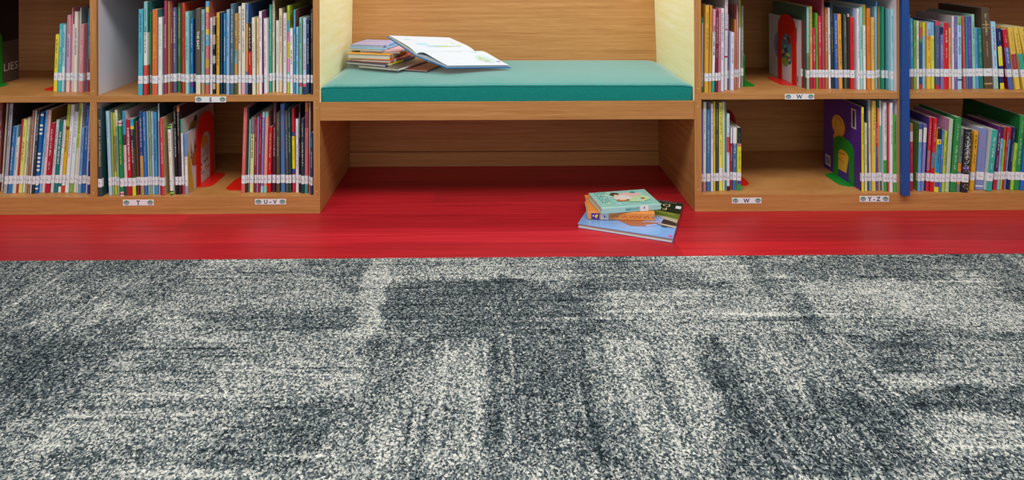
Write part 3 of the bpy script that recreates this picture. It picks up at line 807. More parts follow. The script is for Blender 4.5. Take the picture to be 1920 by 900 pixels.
def spine_text(rec, w, h, zl1, rnd, par):
    tc = rec.get('tc') or ('2A2A30' if lum(rec['col']) > .35 else 'E8E4DC')
    mb = MB(); y = -.0003
    title = rec.get('title')
    if title == '-': return
    top = h - .012; low = zl1 + .008
    size = min(.011, w * .62) * (1.25 if rec.get('big') else 1)
    size = min(size, w * .85)
    place = lambda z0: (lambda u, v: (w / 2 - size * .34 + v, y, z0 - u))
    if title:
        s = title.replace('_', ' ')
        wd = text_faces(s, size, MB(), place(0), tc, True)
        room = top - low
        sq = min(1.0, room / max(wd, 1e-6)) if wd > room else min(1.5, room * .82 / wd)
        z0 = top - (room - wd * sq) * .45
        text_faces(s, size, mb, place(z0), tc, True, 'LEFT', sq)
    elif w > .0052:
        z = top - rnd.uniform(0, .012); runs = [(rnd.uniform(.16, .26), .62), (rnd.uniform(.3, .5), 1.0)]
        if rnd.random() < .5: runs = runs[::-1]
        for frac, sc_ in runs:                       # worn lettering too small to read: short strokes, word by word
            zend = z - frac * (top - low); s_ = size * .62 * sc_
            while z > zend:
                for _ in range(rnd.randint(2, 7)):
                    lw = s_ * rnd.uniform(.45, .75)
                    if z - lw < low: break
                    hgt = s_ * rnd.choice([.7, .7, 1, 1, .85]); xc = w / 2 - s_ * .45
                    k = rnd.random(); st = s_ * .24
                    if k < .45:
                        mb.quad([(xc, y, z), (xc + hgt, y, z), (xc + hgt, y, z - st), (xc, y, z - st)], tc)
                        mb.quad([(xc, y, z - st), (xc + st, y, z - st), (xc + st, y, z - lw * .8), (xc, y, z - lw * .8)], tc)
                    elif k < .75:
                        mb.quad([(xc, y, z), (xc + hgt, y, z - lw * .3), (xc + hgt, y, z - lw * .3 - st), (xc, y, z - st)], tc)
                        mb.quad([(xc + hgt - st, y, z - lw * .3), (xc + hgt, y, z - lw * .3), (xc + hgt, y, z - lw * .8), (xc + hgt - st, y, z - lw * .8)], tc)
                    else:
                        mb.quad([(xc, y, z - lw * .2), (xc + hgt, y, z - lw * .2), (xc + hgt, y, z - lw * .2 - st), (xc, y, z - lw * .2 - st)], tc)
                    z -= lw
                z -= s_ * .55
                if z < low + .01: break
            z -= .014
            if z < low + .02: break
    if rec.get('dots'):
        for _ in range(150):
            x_, z_ = rnd.uniform(.1, .9) * w, rnd.uniform(.01, h - .008); r_ = .0011
            if zl1 - .03 < z_ < zl1 + .003: continue
            mb.quad([(x_ + r_ * math.cos(-i), y, z_ + r_ * math.sin(i)) for i in (0, 1.57, 3.14, 4.71)], 'F0F0F0')
    if mb.f:
        mb.build('spine_title', M['ink'], par)

ALL = {}
for key, ox, oy, sc_, zs, zc, side, zl0, zl1, place_w, group_w, data in GROUPS:
    recs = []
    for ln in data.strip().splitlines():
        tk = ln.split(); x0, x1, yt, yb, lean = map(float, tk[:5])
        r_ = {'col': tk[5], 'bands': []}
        for o_ in tk[6:]:
            k_, v_ = o_.split('=', 1)
            if k_ == 'b':
                for b_ in v_.split(';'):
                    ab, cc = b_.split(':'); a_, c_ = ab.split('-'); r_['bands'].append((float(a_), float(c_), cc))
            elif k_ == 'c': r_['cover'] = v_
            elif k_ == 't': r_['title'] = v_
            elif k_ == 'tc': r_['tc'] = v_
            elif k_ == 'd': r_['d'] = float(v_)
            else: r_[{'w': 'wrap'}.get(k_, k_)] = True
        px0, px1, pyb, pyt = ox + x0 / sc_, ox + x1 / sc_, oy + yb / sc_, oy + yt / sc_
        P = on_z(px0, pyb, zs); Y = min(max(P.y, .003), .13)
        zt_ = on_y((px0 + px1 + 2 * lean / sc_) / 2, pyt, Y).z
        h = min(zt_ - zs, zc - zs - .006)
        tl = on_y(px0 + lean / sc_, pyt, Y); bl = on_y(px0, pyb, Y); br = on_y(px1, pyb, Y)
        r_.update(Y=Y, X0=bl.x, X1=br.x, h=h, ta=(tl.x - bl.x) / max(zt_ - zs, .05), key=key)
        recs.append(r_)
    gap = .0011
    if side == 'L':
        prev = -9
        for r_ in recs:
            r_['X0'] = max(r_['X0'], prev + gap); r_['X1'] = max(r_['X1'], r_['X0'] + .0042); prev = r_['X1']
    else:
        nxt = 9
        for r_ in reversed(recs):
            r_['X1'] = min(r_['X1'], nxt - gap); r_['X0'] = min(r_['X0'], r_['X1'] - .0042); nxt = r_['X0']
    # neighbours lean against each other and never pass through
    for a_, b_ in zip(recs, recs[1:]):
        hm = min(a_['h'], b_['h']); slack = b_['X0'] - a_['X1'] - .0008
        if a_['ta'] * hm - b_['ta'] * hm > slack: b_['ta'] = a_['ta'] - max(slack, 0) / hm
    lo, hi = {'A': (-9, D1a), 'B': (D1b, XLs), 'C': (-9, D1a), 'D': (D1b, XLs), 'E': (D1b, XLs), 'F': (XRs, D2a), 'G': (XRs, D2a), 'H': (D2b, 9), 'I': (XRs, D2a), 'J': (XRs, D2a), 'K': (D2b, 9)}[key]
    for r_ in recs:                                   # keep inside the compartment
        r_['X0'] = max(r_['X0'], lo + .0006); r_['X1'] = min(r_['X1'], hi - .0006)
        if r_['X0'] + r_['ta'] * r_['h'] < lo + .0006: r_['ta'] = (lo + .0006 - r_['X0']) / r_['h']
        if r_['X1'] + r_['ta'] * r_['h'] > hi - .0006: r_['ta'] = (hi - .0006 - r_['X1']) / r_['h']
    ALL[key] = (recs, zs, zl0, zl1, place_w, group_w)

used = set()
def desc(r_):
    s = cname(r_['col'])
    bs = []
    for a_, c_, cc in sorted(r_['bands'], key=lambda t_: t_[0] - t_[1]):
        n_ = cname(cc)
        if n_ != s and n_ not in bs and c_ - a_ > .05: bs.append(n_)
    return s, bs
BOOKS = {}
NTH = ['first', 'second', 'third', 'fourth', 'fifth', 'sixth', 'seventh', 'eighth', 'ninth', 'tenth', 'eleventh', 'twelfth']
for key, (recs, zs, zl0, zl1, place_w, group_w) in ALL.items():
    hs = sorted(r_['h'] for r_ in recs); tall, short = hs[int(len(hs) * .8)], hs[int(len(hs) * .2)]
    objs = []
    for i, r_ in enumerate(recs):
        rnd = random.Random(hash((len(key), ord(key), i)) & 0xffff)
        th = math.atan(r_['ta']); w = max((r_['X1'] - r_['X0']) * math.cos(th), .0036); h = r_['h']
        d = r_.get('d') or min(max(h * rnd.uniform(.74, .88), .14), .235)
        d = min(d, Y_BACK - r_['Y'] - .01)
        mb, tb = book_mesh(w, d, h, r_, zl0, zl1)
        b = mb.build('book', M['cover'])
        b.location = (r_['X0'], r_['Y'], zs + .0004 + max(0, w * math.sin(th))); b.rotation_euler = (0, th, 0)
        pg = MB(); ins = min(.003, h * .02)
        pg.box((tb + .0001, tb + .0002, ins), (w - tb - .0001, d - .003, h - ins)); pg.build('pages', M['pages'], b)
        if w > .004:
            L = MB(); x0_, x1_, y_ = .0004, w - .0004, -.0007; c_ = min(.0022, w * .28)
            prof = [(0 - .00015, c_ + .008), (-.00015, c_), (c_ * .3 - .0002, c_ * .3 - .0003), (c_, -.0005), (w - c_, -.0005), (w - c_ * .3 + .0002, c_ * .3 - .0003), (w + .00015, c_), (w + .00015, c_ + .008)]
            for p, q in zip(prof, prof[1:]): L.quad([(p[0], p[1], zl0), (q[0], q[1], zl0), (q[0], q[1], zl1), (p[0], p[1], zl1)], 'E6E6EA')
            zc_ = (zl0 + zl1) / 2 + rnd.uniform(-.002, .002); k = w / .012
            for dx, dz, ww, hh in ((-.0026 * k, .001, .0010, .0042), (-.0026 * k, -.001, .0026 * k, .0010), (.001 * k, -.0016, .0024 * k, .0009)):
                L.quad([(w / 2 + dx, -.0009, zc_ + dz - hh / 2), (w / 2 + dx + ww, -.0009, zc_ + dz - hh / 2), (w / 2 + dx + ww, -.0009, zc_ + dz + hh / 2), (w / 2 + dx, -.0009, zc_ + dz + hh / 2)], '44465A')
            o_ = L.build('spine_label', M['ink'], b); o_['label'] = 'white library spine label'
        spine_text(r_, w, h, zl1, rnd, b)
        s, bs = desc(r_)
        size_w = 'tall ' if h >= tall else ('short ' if h <= short else '')
        thick = 'thick ' if w > .0135 else ('thin ' if w < .0068 else '')
        nb = [desc(recs[j])[0] for j in (i - 1, i + 1) if 0 <= j < len(recs)]
        if r_.get('title') == 'SHAPES_OF_PEOPLE':
            core = f"{s} book titled {r_['title'].replace('_', ' ')}"
            lab = f"{core}, {place_w}"
        else:
            core = f"{size_w}{thick}{s}{' and ' + bs[0] if bs else ''} book"
            if len(nb) == 2: rel = f"between {nb[0]} and {nb[1]} ones" if nb[0] != nb[1] else f"between two {nb[0]} ones"
            else: rel = f"at its {'left' if i == 0 else 'right'} end"
            lab = f"{core} {rel}, {place_w}"
        if len(lab.split()) > 16: lab = lab.replace(size_w, '', 1) if size_w else lab.replace(thick, '', 1)
        if len(lab.split()) > 16 and thick: lab = lab.replace(thick, '', 1)
        if lab in used or len(lab.split()) > 16:
            fr = i if i < 12 else None; bk = len(recs) - 1 - i
            if fr is not None: lab = f"{s} book, {NTH[i]} from the left, {place_w}"
            elif bk < 12: lab = f"{s} book, {NTH[bk]} from the right, {place_w}"
            else: lab = f"{s} book {i + 1}th from the left, {place_w}"
        used.add(lab)
        tag(b, lab, 'book', group_w); objs.append((b, w, d, h))
    BOOKS[key] = objs
# ------------------------------------------------------------------ pictures printed on covers
def ell(mb, P, cu_, cv_, ru, rv, col, n=22, rot=0, a0=0, a1=2 * math.pi):
    pts = []
    full = abs(a1 - a0 - 2 * math.pi) < 1e-6
    for i in range(n + (0 if full else 1)):
        t_ = a0 + (a1 - a0) * i / n; u, v = ru * math.cos(t_), rv * math.sin(t_)
        pts.append(P(cu_ + u * math.cos(rot) - v * math.sin(rot), cv_ + u * math.sin(rot) + v * math.cos(rot)))
    mb.quad(pts, col)
def poly(mb, P, pts, col): mb.quad([P(u, v) for u, v in pts], col)
class Lay:                      # each printed shape lies a hair above the last
    def __init__(s, f): s.f = f; s.k = 1
    def __call__(s, u, v): return s.f(u, v, .0002 + s.k * .00004)
    def up(s): s.k += 1; return s

# purple book held by the green bookend
b, w, d, h = BOOKS['J'][0]
P = Lay(lambda u, v, e: (-e, u, v)); mb = MB()     # u from spine to fore edge
ell(mb, P, d * .585, h * .64, d * .175, h * .135, 'D8A838'); P.up()
ell(mb, P, d * .585, h * .655, d * .16, h * .115, 'E0B040'); P.up()
poly(mb, P, [(d * .38, h * .10), (d * .60, h * .09), (d * .70, h * .2), (d * .72, h * .5), (d * .62, h * .56), (d * .38, h * .52), (d * .32, h * .3)][::-1], 'DCA838'); P.up()
for a_, c_, e_, f_ in ((.50, .70, .64, .76), (.64, .76, .66, .60), (.42, .32, .64, .30), (.44, .2, .6, .24), (.72, .42, .98, .46)):
    dx, dz = (e_ - a_) * d, (f_ - c_) * h; L_ = math.hypot(dx, dz); nx_, nz_ = -dz / L_ * .0009, dx / L_ * .0009
    poly(mb, P, [(a_ * d + nx_, c_ * h + nz_), (e_ * d + nx_, f_ * h + nz_), (e_ * d - nx_, f_ * h - nz_), (a_ * d - nx_, c_ * h - nz_)], '30203C')
P.up()
poly(mb, P, [(d * .13, h * .70), (d * .25, h * .70), (d * .25, h * .94), (d * .13, h * .94)], 'C8C8CC'); P.up()
poly(mb, P, [(d * .165, h * .72), (d * .215, h * .72), (d * .215, h * .92), (d * .165, h * .92)], '38343C'); P.up()
poly(mb, P, [(d * .80, h * .05), (d * .95, h * .05), (d * .95, h * .19), (d * .80, h * .19)], 'C0BCC4'); P.up()
for i in range(9): poly(mb, P, [(d * (.825 + .012 * i), h * .08), (d * (.831 + .012 * i), h * .08), (d * (.831 + .012 * i), h * .16), (d * (.825 + .012 * i), h * .16)], '302C34')
mb.build('cover_picture', M['ink'], b)['label'] = 'yellow rounded figure printed on purple cover'

# white covered book held by the red bookend, upper right
b, w, d, h = BOOKS['G'][0]
P = Lay(lambda u, v, e: (-e, u, v)); mb = MB()
ell(mb, P, d * .5, h * .52, d * .34, h * .27, '8C98C8'); P.up()
ell(mb, P, d * .48, h * .5, d * .27, h * .22, '5C8090'); P.up()
rn = random.Random(8)
for i in range(26):
    ell(mb, P, d * (.5 + rn.uniform(-.2, .2)), h * (.5 + rn.uniform(-.2, .2)), d * rn.uniform(.02, .06), h * rn.uniform(.015, .05), rn.choice(['A82830', '58843C', 'C8C8A8', '3A6890', '30404C', 'B8B060', '78A8A8']), 10); P.up()
ell(mb, P, d * .47, h * .3, d * .1, h * .07, '7C9A40'); P.up()
poly(mb, P, [(d * .12, h * .66), (d * .16, h * .66), (d * .16, h * .87), (d * .12, h * .87)], '48404C'); P.up()
poly(mb, P, [(d * .08, h * .05), (d * .26, h * .05), (d * .26, h * .15), (d * .08, h * .15)], 'B8B0B0'); P.up()
for i in range(8): poly(mb, P, [(d * (.09 + .02 * i), h * .06), (d * (.10 + .02 * i), h * .06), (d * (.10 + .02 * i), h * .14), (d * (.09 + .02 * i), h * .14)], '484048')
mb.build('cover_picture', M['ink'], b)['label'] = 'round coloured picture printed on white cover'

# the two picture books beside the red bookend, lower left
for k, seed in ((-1, 3), (-2, 4)):
    b, w, d, h = BOOKS['D'][k]
    P = Lay(lambda u, v, e, w=w: (w + e, u, v)); mb = MB(); rn = random.Random(seed)
    if k == -1:
        poly(mb, P, [(.003, .002), (d * .2, .002), (d * .12, h * .5), (d * .03, h * .72), (.003, h * .7)], 'C8A030'); P.up()
        poly(mb, P, [(d * .8, .002), (d - .001, .002), (d - .001, h * .6), (d * .86, h * .62)], 'C8A438'); P.up()
        for i in range(14):
            a_ = d * rn.uniform(.1, .4); c_ = h * rn.uniform(.4, .7)
            poly(mb, P, [(a_, c_), (a_ + d * .05, c_ - h * .02), (a_ + d * .02, c_ + h * rn.uniform(.08, .2))], rn.choice(['7A4020', '98582C', '604838'])); P.up()
        ell(mb, P, d * .26, h * .5, d * .12, h * .12, 'A05A30'); P.up()
        ell(mb, P, d * .62, h * .66, d * .13, h * .12, 'C89C38'); P.up()
        ell(mb, P, d * .62, h * .48, d * .2, h * .12, 'B8B4AC', rot=.4); P.up()
        for i in range(10): ell(mb, P, d * rn.uniform(.45, .75), h * rn.uniform(.15, .35), d * rn.uniform(.02, .06), h * .025, rn.choice(['B86828', '70706C', 'D8B090', '98A0A0']), 8); P.up()
        poly(mb, P, [(d * .5, h * .44), (d * .7, h * .5), (d * .7, h * .51), (d * .5, h * .45)], '3A3430')
        ell(mb, P, d * .9, h * .78, d * .05, h * .06, '70706C')
    else:
        ell(mb, P, d * .3, h * .84, d * .13, h * .06, 'A87830', rot=.5); P.up()
        ell(mb, P, d * .4, h * .92, d * .05, h * .045, '604420'); P.up()
        poly(mb, P, [(d * .12, h * .72), (d * .22, h * .78), (d * .2, h * .82)], '28241C'); P.up()
        ell(mb, P, d * .24, h * .78, d * .05, h * .03, 'C8A038', rot=.6)
    mb.build('cover_picture', M['ink'], b)['label'] = 'animal picture printed on pale cover'

# ------------------------------------------------------------------ big dark book at the far left edge
rec = {'col': '14141C', 'bands': [(.55, 1, '584844')], 'cover': '12121A', 'wrap': True, 'title': '-'}
pb = on_z(35.5, 148, Z_SH); tw = .024; hh = .31; dd = pb.y - .03
mb, tb = book_mesh(tw, dd, hh, rec, .03, .05); b = mb.build('book', M['cover']); b.location = (pb.x - tw, .03, Z_SH + .0004)
pg = MB(); pg.box((tb + .0001, tb + .0002, .003), (tw - tb - .0001, dd - .003, hh - .003)); pg.build('pages', M['pages'], b)
m = MB(); P0 = on_y(7, 134, .03 + dd * .7)
ub = lambda px, py: None
u_a, u_b = None, None
A_ = on_x(6, 134.5, pb.x); B_ = on_x(33.5, 131.5, pb.x); T_ = on_x(8, 119, pb.x)
sz = (T_.z - A_.z) * 1.38
wd = text_faces('LIES', sz, MB(), lambda u, v: (0, 0, 0), 'FFFFFF')
text_faces('LIES', sz, m, lambda u, v: (tw + .0004, A_.y - .03 + u * (B_.y - A_.y) / wd, A_.z - Z_SH + v), 'E0D0CC')
m.build('cover_title', M['ink'], b)['label'] = 'pale title LIES'
tag(b, 'large black and brown book titled LIES, upper shelf at the far left edge', 'book', None)

# ------------------------------------------------------------------ bookends
def bookend(x, y0, y1, z, H, foot, mat, label, group):
    yc = (y0 + y1) / 2; a = (y1 - y0) / 2; bi = a * .55; s = 1 if foot > 0 else -1
    e = thing('bookend', label, 'bookend', (x, yc, z), group)
    out, inn = [], []; N = 16
    Ho, Hi, Hk = H * .74, H * .55, H * .16
    for i in range(5): out.append((-a, .0004 + (Ho - .0004) * i / 4)); inn.append((-bi, .004 + (Hi - .004) * i / 4))
    for i in range(1, N):
        t_ = math.pi * (1 - i / N); c_, s_ = math.cos(t_), math.sin(t_)
        out.append((a * math.copysign(abs(c_) ** .8, c_), Ho + (H - Ho) * s_)); inn.append((bi * c_, Hi + Hk * s_))
    for i in range(4, -1, -1): out.append((a, .0004 + (Ho - .0004) * i / 4)); inn.append((bi, .004 + (Hi - .004) * i / 4))
    m = MB(); xa, xb = (0, .0014) if s > 0 else (-.0014, 0)
    def q(p0, p1, p2, p3, c=None): m.quad([p0, p1, p2, p3])
    n = len(out)
    for i in range(n - 1):
        o0, o1, i0, i1 = out[i], out[i + 1], inn[i], inn[i + 1]
        q((xb, *o0), (xb, *i0), (xb, *i1), (xb, *o1)); q((xa, *o0), (xa, *o1), (xa, *i1), (xa, *i0))
        q((xa, *o0), (xb, *o0), (xb, *o1), (xa, *o1)); q((xa, *i1), (xb, *i1), (xb, *i0), (xa, *i0))
    m.build('upright_plate', mat, e)
    f = MB(); L = foot; r = .022
    prof = [(0, -a), (L - s * r, -a), (L - s * r * .3, -a + r * .35), (L, -a + r), (L, a - r), (L - s * r * .3, a - r * .35), (L - s * r, a), (0, a)]
    if s < 0: prof = prof[::-1]
    f.prism(prof, .0002, .0016); f.build('foot_plate', mat, e, bevel=.0003)
    return e
RB, GB = 'red steel bookends on the shelves', 'green steel bookends on the shelves'
def xr(key, k=-1):               # right side of a book at its foot, allowing for its lean
    b, w, d, h = BOOKS[key][k]; t_ = b.rotation_euler.y
    return b.location.x + w * math.cos(t_) + max(0, h * math.sin(t_))
def xl(key):
    b, w, d, h = BOOKS[key][0]; t_ = b.rotation_euler.y
    return b.location.x + min(0, h * math.sin(t_))
p, q_ = on_x(368.5, 345, xr('D') + .001), on_x(401, 325, xr('D') + .001)
bookend(xr('D') + .001, p.y, q_.y, Z_BT, .225, .046, M['red_metal'], 'red arched bookend holding the animal picture books above the T label', RB)
bookend(xl('E') - .001, .05, .17, Z_BT, .17, -.062, M['red_metal'], 'red bookend whose foot sticks out left of the coral book', RB)
bookend(xl('A') - .001, .075, .18, Z_SH, .07, -.05, M['red_metal'], 'red bookend foot left of the yellow book, upper far left shelf', RB)
bookend(pb.x + .001, .08, on_x(4.2, 150, pb.x + .001).y, Z_SH, .19, .035, M['green_metal'], 'green bookend against the large LIES book at the far left', GB)
bookend(xr('F') + .001, .09, .2, Z_SH, .12, .042, M['green_metal'], 'green bookend foot right of the books beside the bench', GB)
p, q_ = on_x(1493.5, 155, xl('G') - .001), on_x(1459, 146, xl('G') - .001)
bookend(xl('G') - .001, p.y, q_.y, Z_SH, .225, -.045, M['red_metal'], 'red arched bookend standing against the white book above the upper W label', RB)
bookend(xr('I') + .001, .07, .19, Z_BT, .225, .046, M['red_metal'], 'red bookend right of the yellow book, lower shelf beside the bench', RB)
p, q_ = on_x(1601.5, 345, xl('J') - .001), on_x(1563.5, 325, xl('J') - .001)
bookend(xl('J') - .001, p.y, q_.y, Z_BT, on_y(1577, 258, (p.y + q_.y) / 2).z - Z_BT, -.04, M['green_metal'], 'green arched bookend standing against the purple book', GB)

# ------------------------------------------------------------------ books lying down
def lay(rec, w, d, h, origin, ydir, zdir, label, group, zl=(.03, .05), mat='cover', text=True, lab_on=True):
    ydir = Vector(ydir).normalized(); zdir = Vector(zdir).normalized(); xdir = ydir.cross(zdir)
    mb, tb = book_mesh(w, d, h, rec, *zl); b = mb.build('book', M[mat])
    b.matrix_world = Matrix(((xdir.x, ydir.x, zdir.x, origin[0]), (xdir.y, ydir.y, zdir.y, origin[1]), (xdir.z, ydir.z, zdir.z, origin[2]), (0, 0, 0, 1)))
    pg = MB(); pg.box((tb + .0001, tb + .0002, .0025), (w - tb - .0001, d - .0025, h - .0025)); pg.build('pages', M['pages'], b)
    if lab_on and w > .005:
        L = MB(); L.quad([(.0006, -.0004, zl[0]), (w - .0006, -.0004, zl[0]), (w - .0006, -.0004, zl[1]), (.0006, -.0004, zl[1])], 'E4E4E8')
        zc_ = sum(zl) / 2
        L.quad([(w * .3, -.0006, zc_ - .002), (w * .7, -.0006, zc_ - .002), (w * .7, -.0006, zc_ - .0008), (w * .3, -.0006, zc_ - .0008)], '50505C')
        L.quad([(w * .5, -.0006, zc_ - .0008), (w * .7, -.0006, zc_ - .0008), (w * .7, -.0006, zc_ + .002), (w * .5, -.0006, zc_ + .002)], '50505C')
        L.build('spine_label', M['ink'], b)['label'] = 'white library spine label'
    if text: spine_text(rec, w, h, zl[1], random.Random(int(w * 1e5) + 1), b)
    tag(b, label, 'book', group)
    return b

SG = 'books stacked at the left end of the teal cushion'
zst = .4035
stack = [  # corner pixel, angle, width, spine length, thickness, colours, label
 ((801, 134.4), 20, .14, .15, .004, dict(col='8C2830', cover='601C24', bands=[(0, .3, '582028')], tc='E0A0A0'), 'thin red booklet at the very bottom of the stack on the teal cushion'),  # red darkened to maroon, shade under the stack put into the colour
 ((748, 133), 25, .165, .19, .0055, dict(col='B08878', cover='585048', bands=[(.7, 1, 'D0C8B8')], tc='604840'), 'thin grey and brown magazine second from the bottom of the cushion stack'),
 ((723, 126), 25, .165, .19, .0085, dict(col='28284C', cover='2C2A34', bands=[(.42, .93, 'CCC030'), (.93, 1, '484880')], tc='38384C'), 'dark navy book with yellow spine, under the coral book in the stack'),
 ((733, 118.5), 18, .155, .18, .010, dict(col='CC6450', cover='CC5C38', bands=[], tc='F0B090'), 'coral red book beneath the thick yellow book in the stack'),
 ((731, 112), 13, .158, .165, .017, dict(col='E0A440', cover='DCA03C', bands=[(.45, .62, '68A0C8'), (.62, .85, 'E8D8A0')], title='-'), 'thick yellow-orange book in the middle of the stack on the cushion'),
 ((750, 100.5), 12, .15, .14, .0065, dict(col='9CC4CC', cover='D8A4A4', bands=[(.8, 1, 'C88080')], tc='58808C'), 'thin pale pink book with light teal spine in the cushion stack'),
 ((717, 96.5), 16, .128, .135, .0085, dict(col='80B8DC', cover='88BCE0', bands=[], title='-'), 'sky blue book second from the top of the cushion stack'),
 ((720.5, 89.5), 15, .13, .135, .0085, dict(col='7CB0DC', cover='A8A4C8', bands=[(.85, 1, '6888B8')], title='-'), 'lilac and blue book on top of the stack on the teal cushion'),
]
z = zst
for (px, py), ang, dw, ls, th_, rec, lab in stack:
    P_ = on_z(px, py, z); a = math.radians(ang)
    ydir = (-math.cos(a), math.sin(a), 0); zdir = (math.sin(a), math.cos(a), 0)
    x_, y_ = P_.x, P_.y
    tipx = x_ - math.cos(a) * dw
    if tipx < XL + .006: x_ += XL + .006 - tipx
    ymax = y_ + math.sin(a) * dw + math.cos(a) * ls
    if ymax > .446: y_ -= ymax - .446
    lay(rec, th_, dw, ls, (x_, y_, z + th_), ydir, zdir, lab, SG, (.022, .04), 'cover')
    z += th_ + .0003
STACK_TOP = z

# open picture book lying face up, half on the stack and half on the cushion
A = Vector((-.141, .145, .4195)); B = Vector((.071, .213, .4085)); Cg = Vector((-.2545, .198, .4530)); G_ = Vector((-.046, .283, .4440))
D_ = Vector((-.360, .268, .5080)); E_ = Vector((-.148, .352, .4880))
ob = thing('book', 'open white picture book with blue cover leaning off the stack onto the cushion', 'book', tuple(Cg)); o0 = Cg
def surf(side, s, t_, lift):
    if side > 0: p = (Cg.lerp(G_, t_)).lerp(A.lerp(B, t_), s); nrm = (A - Cg).cross(G_ - Cg).normalized()
    else: p = (Cg.lerp(G_, t_)).lerp(D_.lerp(E_, t_), s); nrm = (G_ - Cg).cross(D_ - Cg).normalized()
    if nrm.z < 0: nrm = -nrm
    return p + nrm * lift - o0
def bulge(side, s):
    k, amp = (.24, .0165) if side > 0 else (.30, .0095)
    return amp * (s / k) * math.exp(1 - s / k) if s > 0 else 0
NS, NTT = 30, 8
for side in (1, -1):
    c = MB()
    def slab(fb, ft, s0, s1, t0, t1, ns, nt):
        S = [s0 + (s1 - s0) * i / ns for i in range(ns + 1)]; T = [t0 + (t1 - t0) * j / nt for j in range(nt + 1)]
        lo = [[surf(side, s, t_, fb(s)) for s in S] for t_ in T]; hi = [[surf(side, s, t_, ft(s)) for s in S] for t_ in T]
        for j in range(nt):
            for i in range(ns):
                c.quad([hi[j][i], hi[j][i + 1], hi[j + 1][i + 1], hi[j + 1][i]]); c.quad([lo[j][i], lo[j + 1][i], lo[j + 1][i + 1], lo[j][i + 1]])
        for i in range(ns):
            c.quad([lo[0][i], lo[0][i + 1], hi[0][i + 1], hi[0][i]]); c.quad([lo[-1][i + 1], lo[-1][i], hi[-1][i], hi[-1][i + 1]])
        for j in range(nt):
            c.quad([lo[j + 1][0], lo[j][0], hi[j][0], hi[j + 1][0]]); c.quad([lo[j][-1], lo[j + 1][-1], hi[j + 1][-1], hi[j][-1]])
    slab(lambda s: -.0022, lambda s: 0, 0, 1, 0, 1, 4, 4)
    mm = M['blue_cover'] if 'blue_cover' in M else M.setdefault('blue_cover', plain('blue_cover_board', '1E68B0', .35))
    c.build('cover_board', mm, ob); c = MB()
    slab(lambda s: .0001, lambda s: .0035 + (bulge(side, s) * (.35 if side > 0 else .5)), 0, .955, .02, .98, NS, NTT)
    mm = M.get('leaf') or M.setdefault('leaf', plain('white_page', 'BCC0C6', .6, .3))
    c.build('page_block', M['pages'] if side < 0 else M['leaf'], ob); c = MB()
    slab(lambda s: .0037 + bulge(side, s), lambda s: .0040 + bulge(side, s), 0, .965, .02, .98, NS, NTT)
    leaf = c.build('page_leaf', M['leaf'], ob, smooth=False)
    pm = MB(); rn = random.Random(5 + side)
    lvl = [1]
    def PP(u, v): return surf(side, u, v, .0042 + bulge(side, u) + .00004 * lvl[0])
    def E(u, v, ru, rv, col, rot=0): ell(pm, PP, u, v, ru, rv, col, 14, rot); lvl[0] += 1
    if side > 0:
        for u, v, ru, rv, col in ((.2, .82, .10, .07, '9FC4CC'), (.24, .80, .07, .05, 'A8BCBC'), (.16, .6, .03, .05, 'B0BC80'), (.1, .45, .025, .06, '94B0B8'), (.13, .5, .012, .05, 'B8C0A0'), (.62, .78, .2, .13, 'A4BCB8'), (.62, .76, .14, .08, 'A0AA7C'), (.7, .74, .08, .04, 'A8B4A4'), (.55, .8, .08, .03, 'B8C8C0'), (.76, .92, .03, .03, '787C98'), (.8, .3, .035, .035, 'C8CCD4')):
            E(u, v, ru, rv, col)
        for i in range(10): E(rn.uniform(.5, .76), rn.uniform(.68, .84), .02, .012, rn.choice(['98A898', 'C8CC98', 'A8C0C8', 'B4B49C']))
    else:
        for u, v, ru, rv, col in ((.74, .2, .03, .05, '98B4BC'), (.5, .82, .05, .03, 'A8C098'), (.44, .3, .06, .1, '98BCCC'), (.3, .5, .05, .2, '94B0B8'), (.28, .6, .03, .12, 'A8B060'), (.3, .75, .03, .12, 'A8B8B8'), (.35, .85, .02, .05, 'C0C890')):
            E(u, v, ru, rv, col)
    pm.build('page_pictures', M['ink'], leaf)

# ------------------------------------------------------------------ three books on the red floor
FG = 'books stacked on the red floor'
t1 = .0125
a1, b1, c1 = on_z(1082, 421, t1), on_z(1261.4, 447.3, t1), on_z(1287.6, 380, t1)
bd = (a1 - b1); bd.z = 0; W1 = bd.length; bd.normalize()
cdv = (c1 - b1); cdv.z = 0; H1 = cdv.length * .965; perp = Vector((-bd.y, bd.x, 0)); perp = perp if perp.dot(cdv) > 0 else -perp
cdv.normalize(); ang = (math.atan2(cdv.y, cdv.x) + math.atan2(perp.y, perp.x)) / 2
sp = Vector((math.cos(ang), math.sin(ang), 0)); yd = Vector((-sp.y, sp.x, 0)); yd = yd if yd.dot(bd) > 0 else -yd
org = b1 + sp * H1; rec = dict(col='7EA4D8', cover='7CA6DA', bands=[(.35, .5, '3C302A'), (.5, .68, '687030'), (.68, 1, '26301E')], title='-')
big = lay(rec, t1 - .0006, W1, H1, (org.x, org.y, .0004), yd, -sp, 'large glossy blue and green picture book at the bottom of the floor stack', FG, (.03, .052), 'gloss', False, False)
w_ = t1 - .0006; P = Lay(lambda u, v, e: (w_ + e, u, v)); m = MB()
def land(pts, col):
    poly(m, P, [(.0015 + (W1 - .003) * u_, H1 * (1 - f_)) for u_, f_ in pts], col); P.up()
land([(0, .66), (.3, .69), (1, .69), (1, .995), (0, .995)], '232C1C')
land([(0, .49), (.1, .53), (.3, .57), (1, .57), (1, .69), (.3, .70), (0, .66)], '6C7A2C')
land([(.05, .60), (.2, .63), (.35, .62), (.45, .66), (.2, .67), (.05, .64)], '8A9438')
land([(0, .30), (.15, .33), (.3, .38), (.45, .42), (.7, .46), (.7, .58), (.3, .56), (.1, .50), (0, .42)], '44342C')
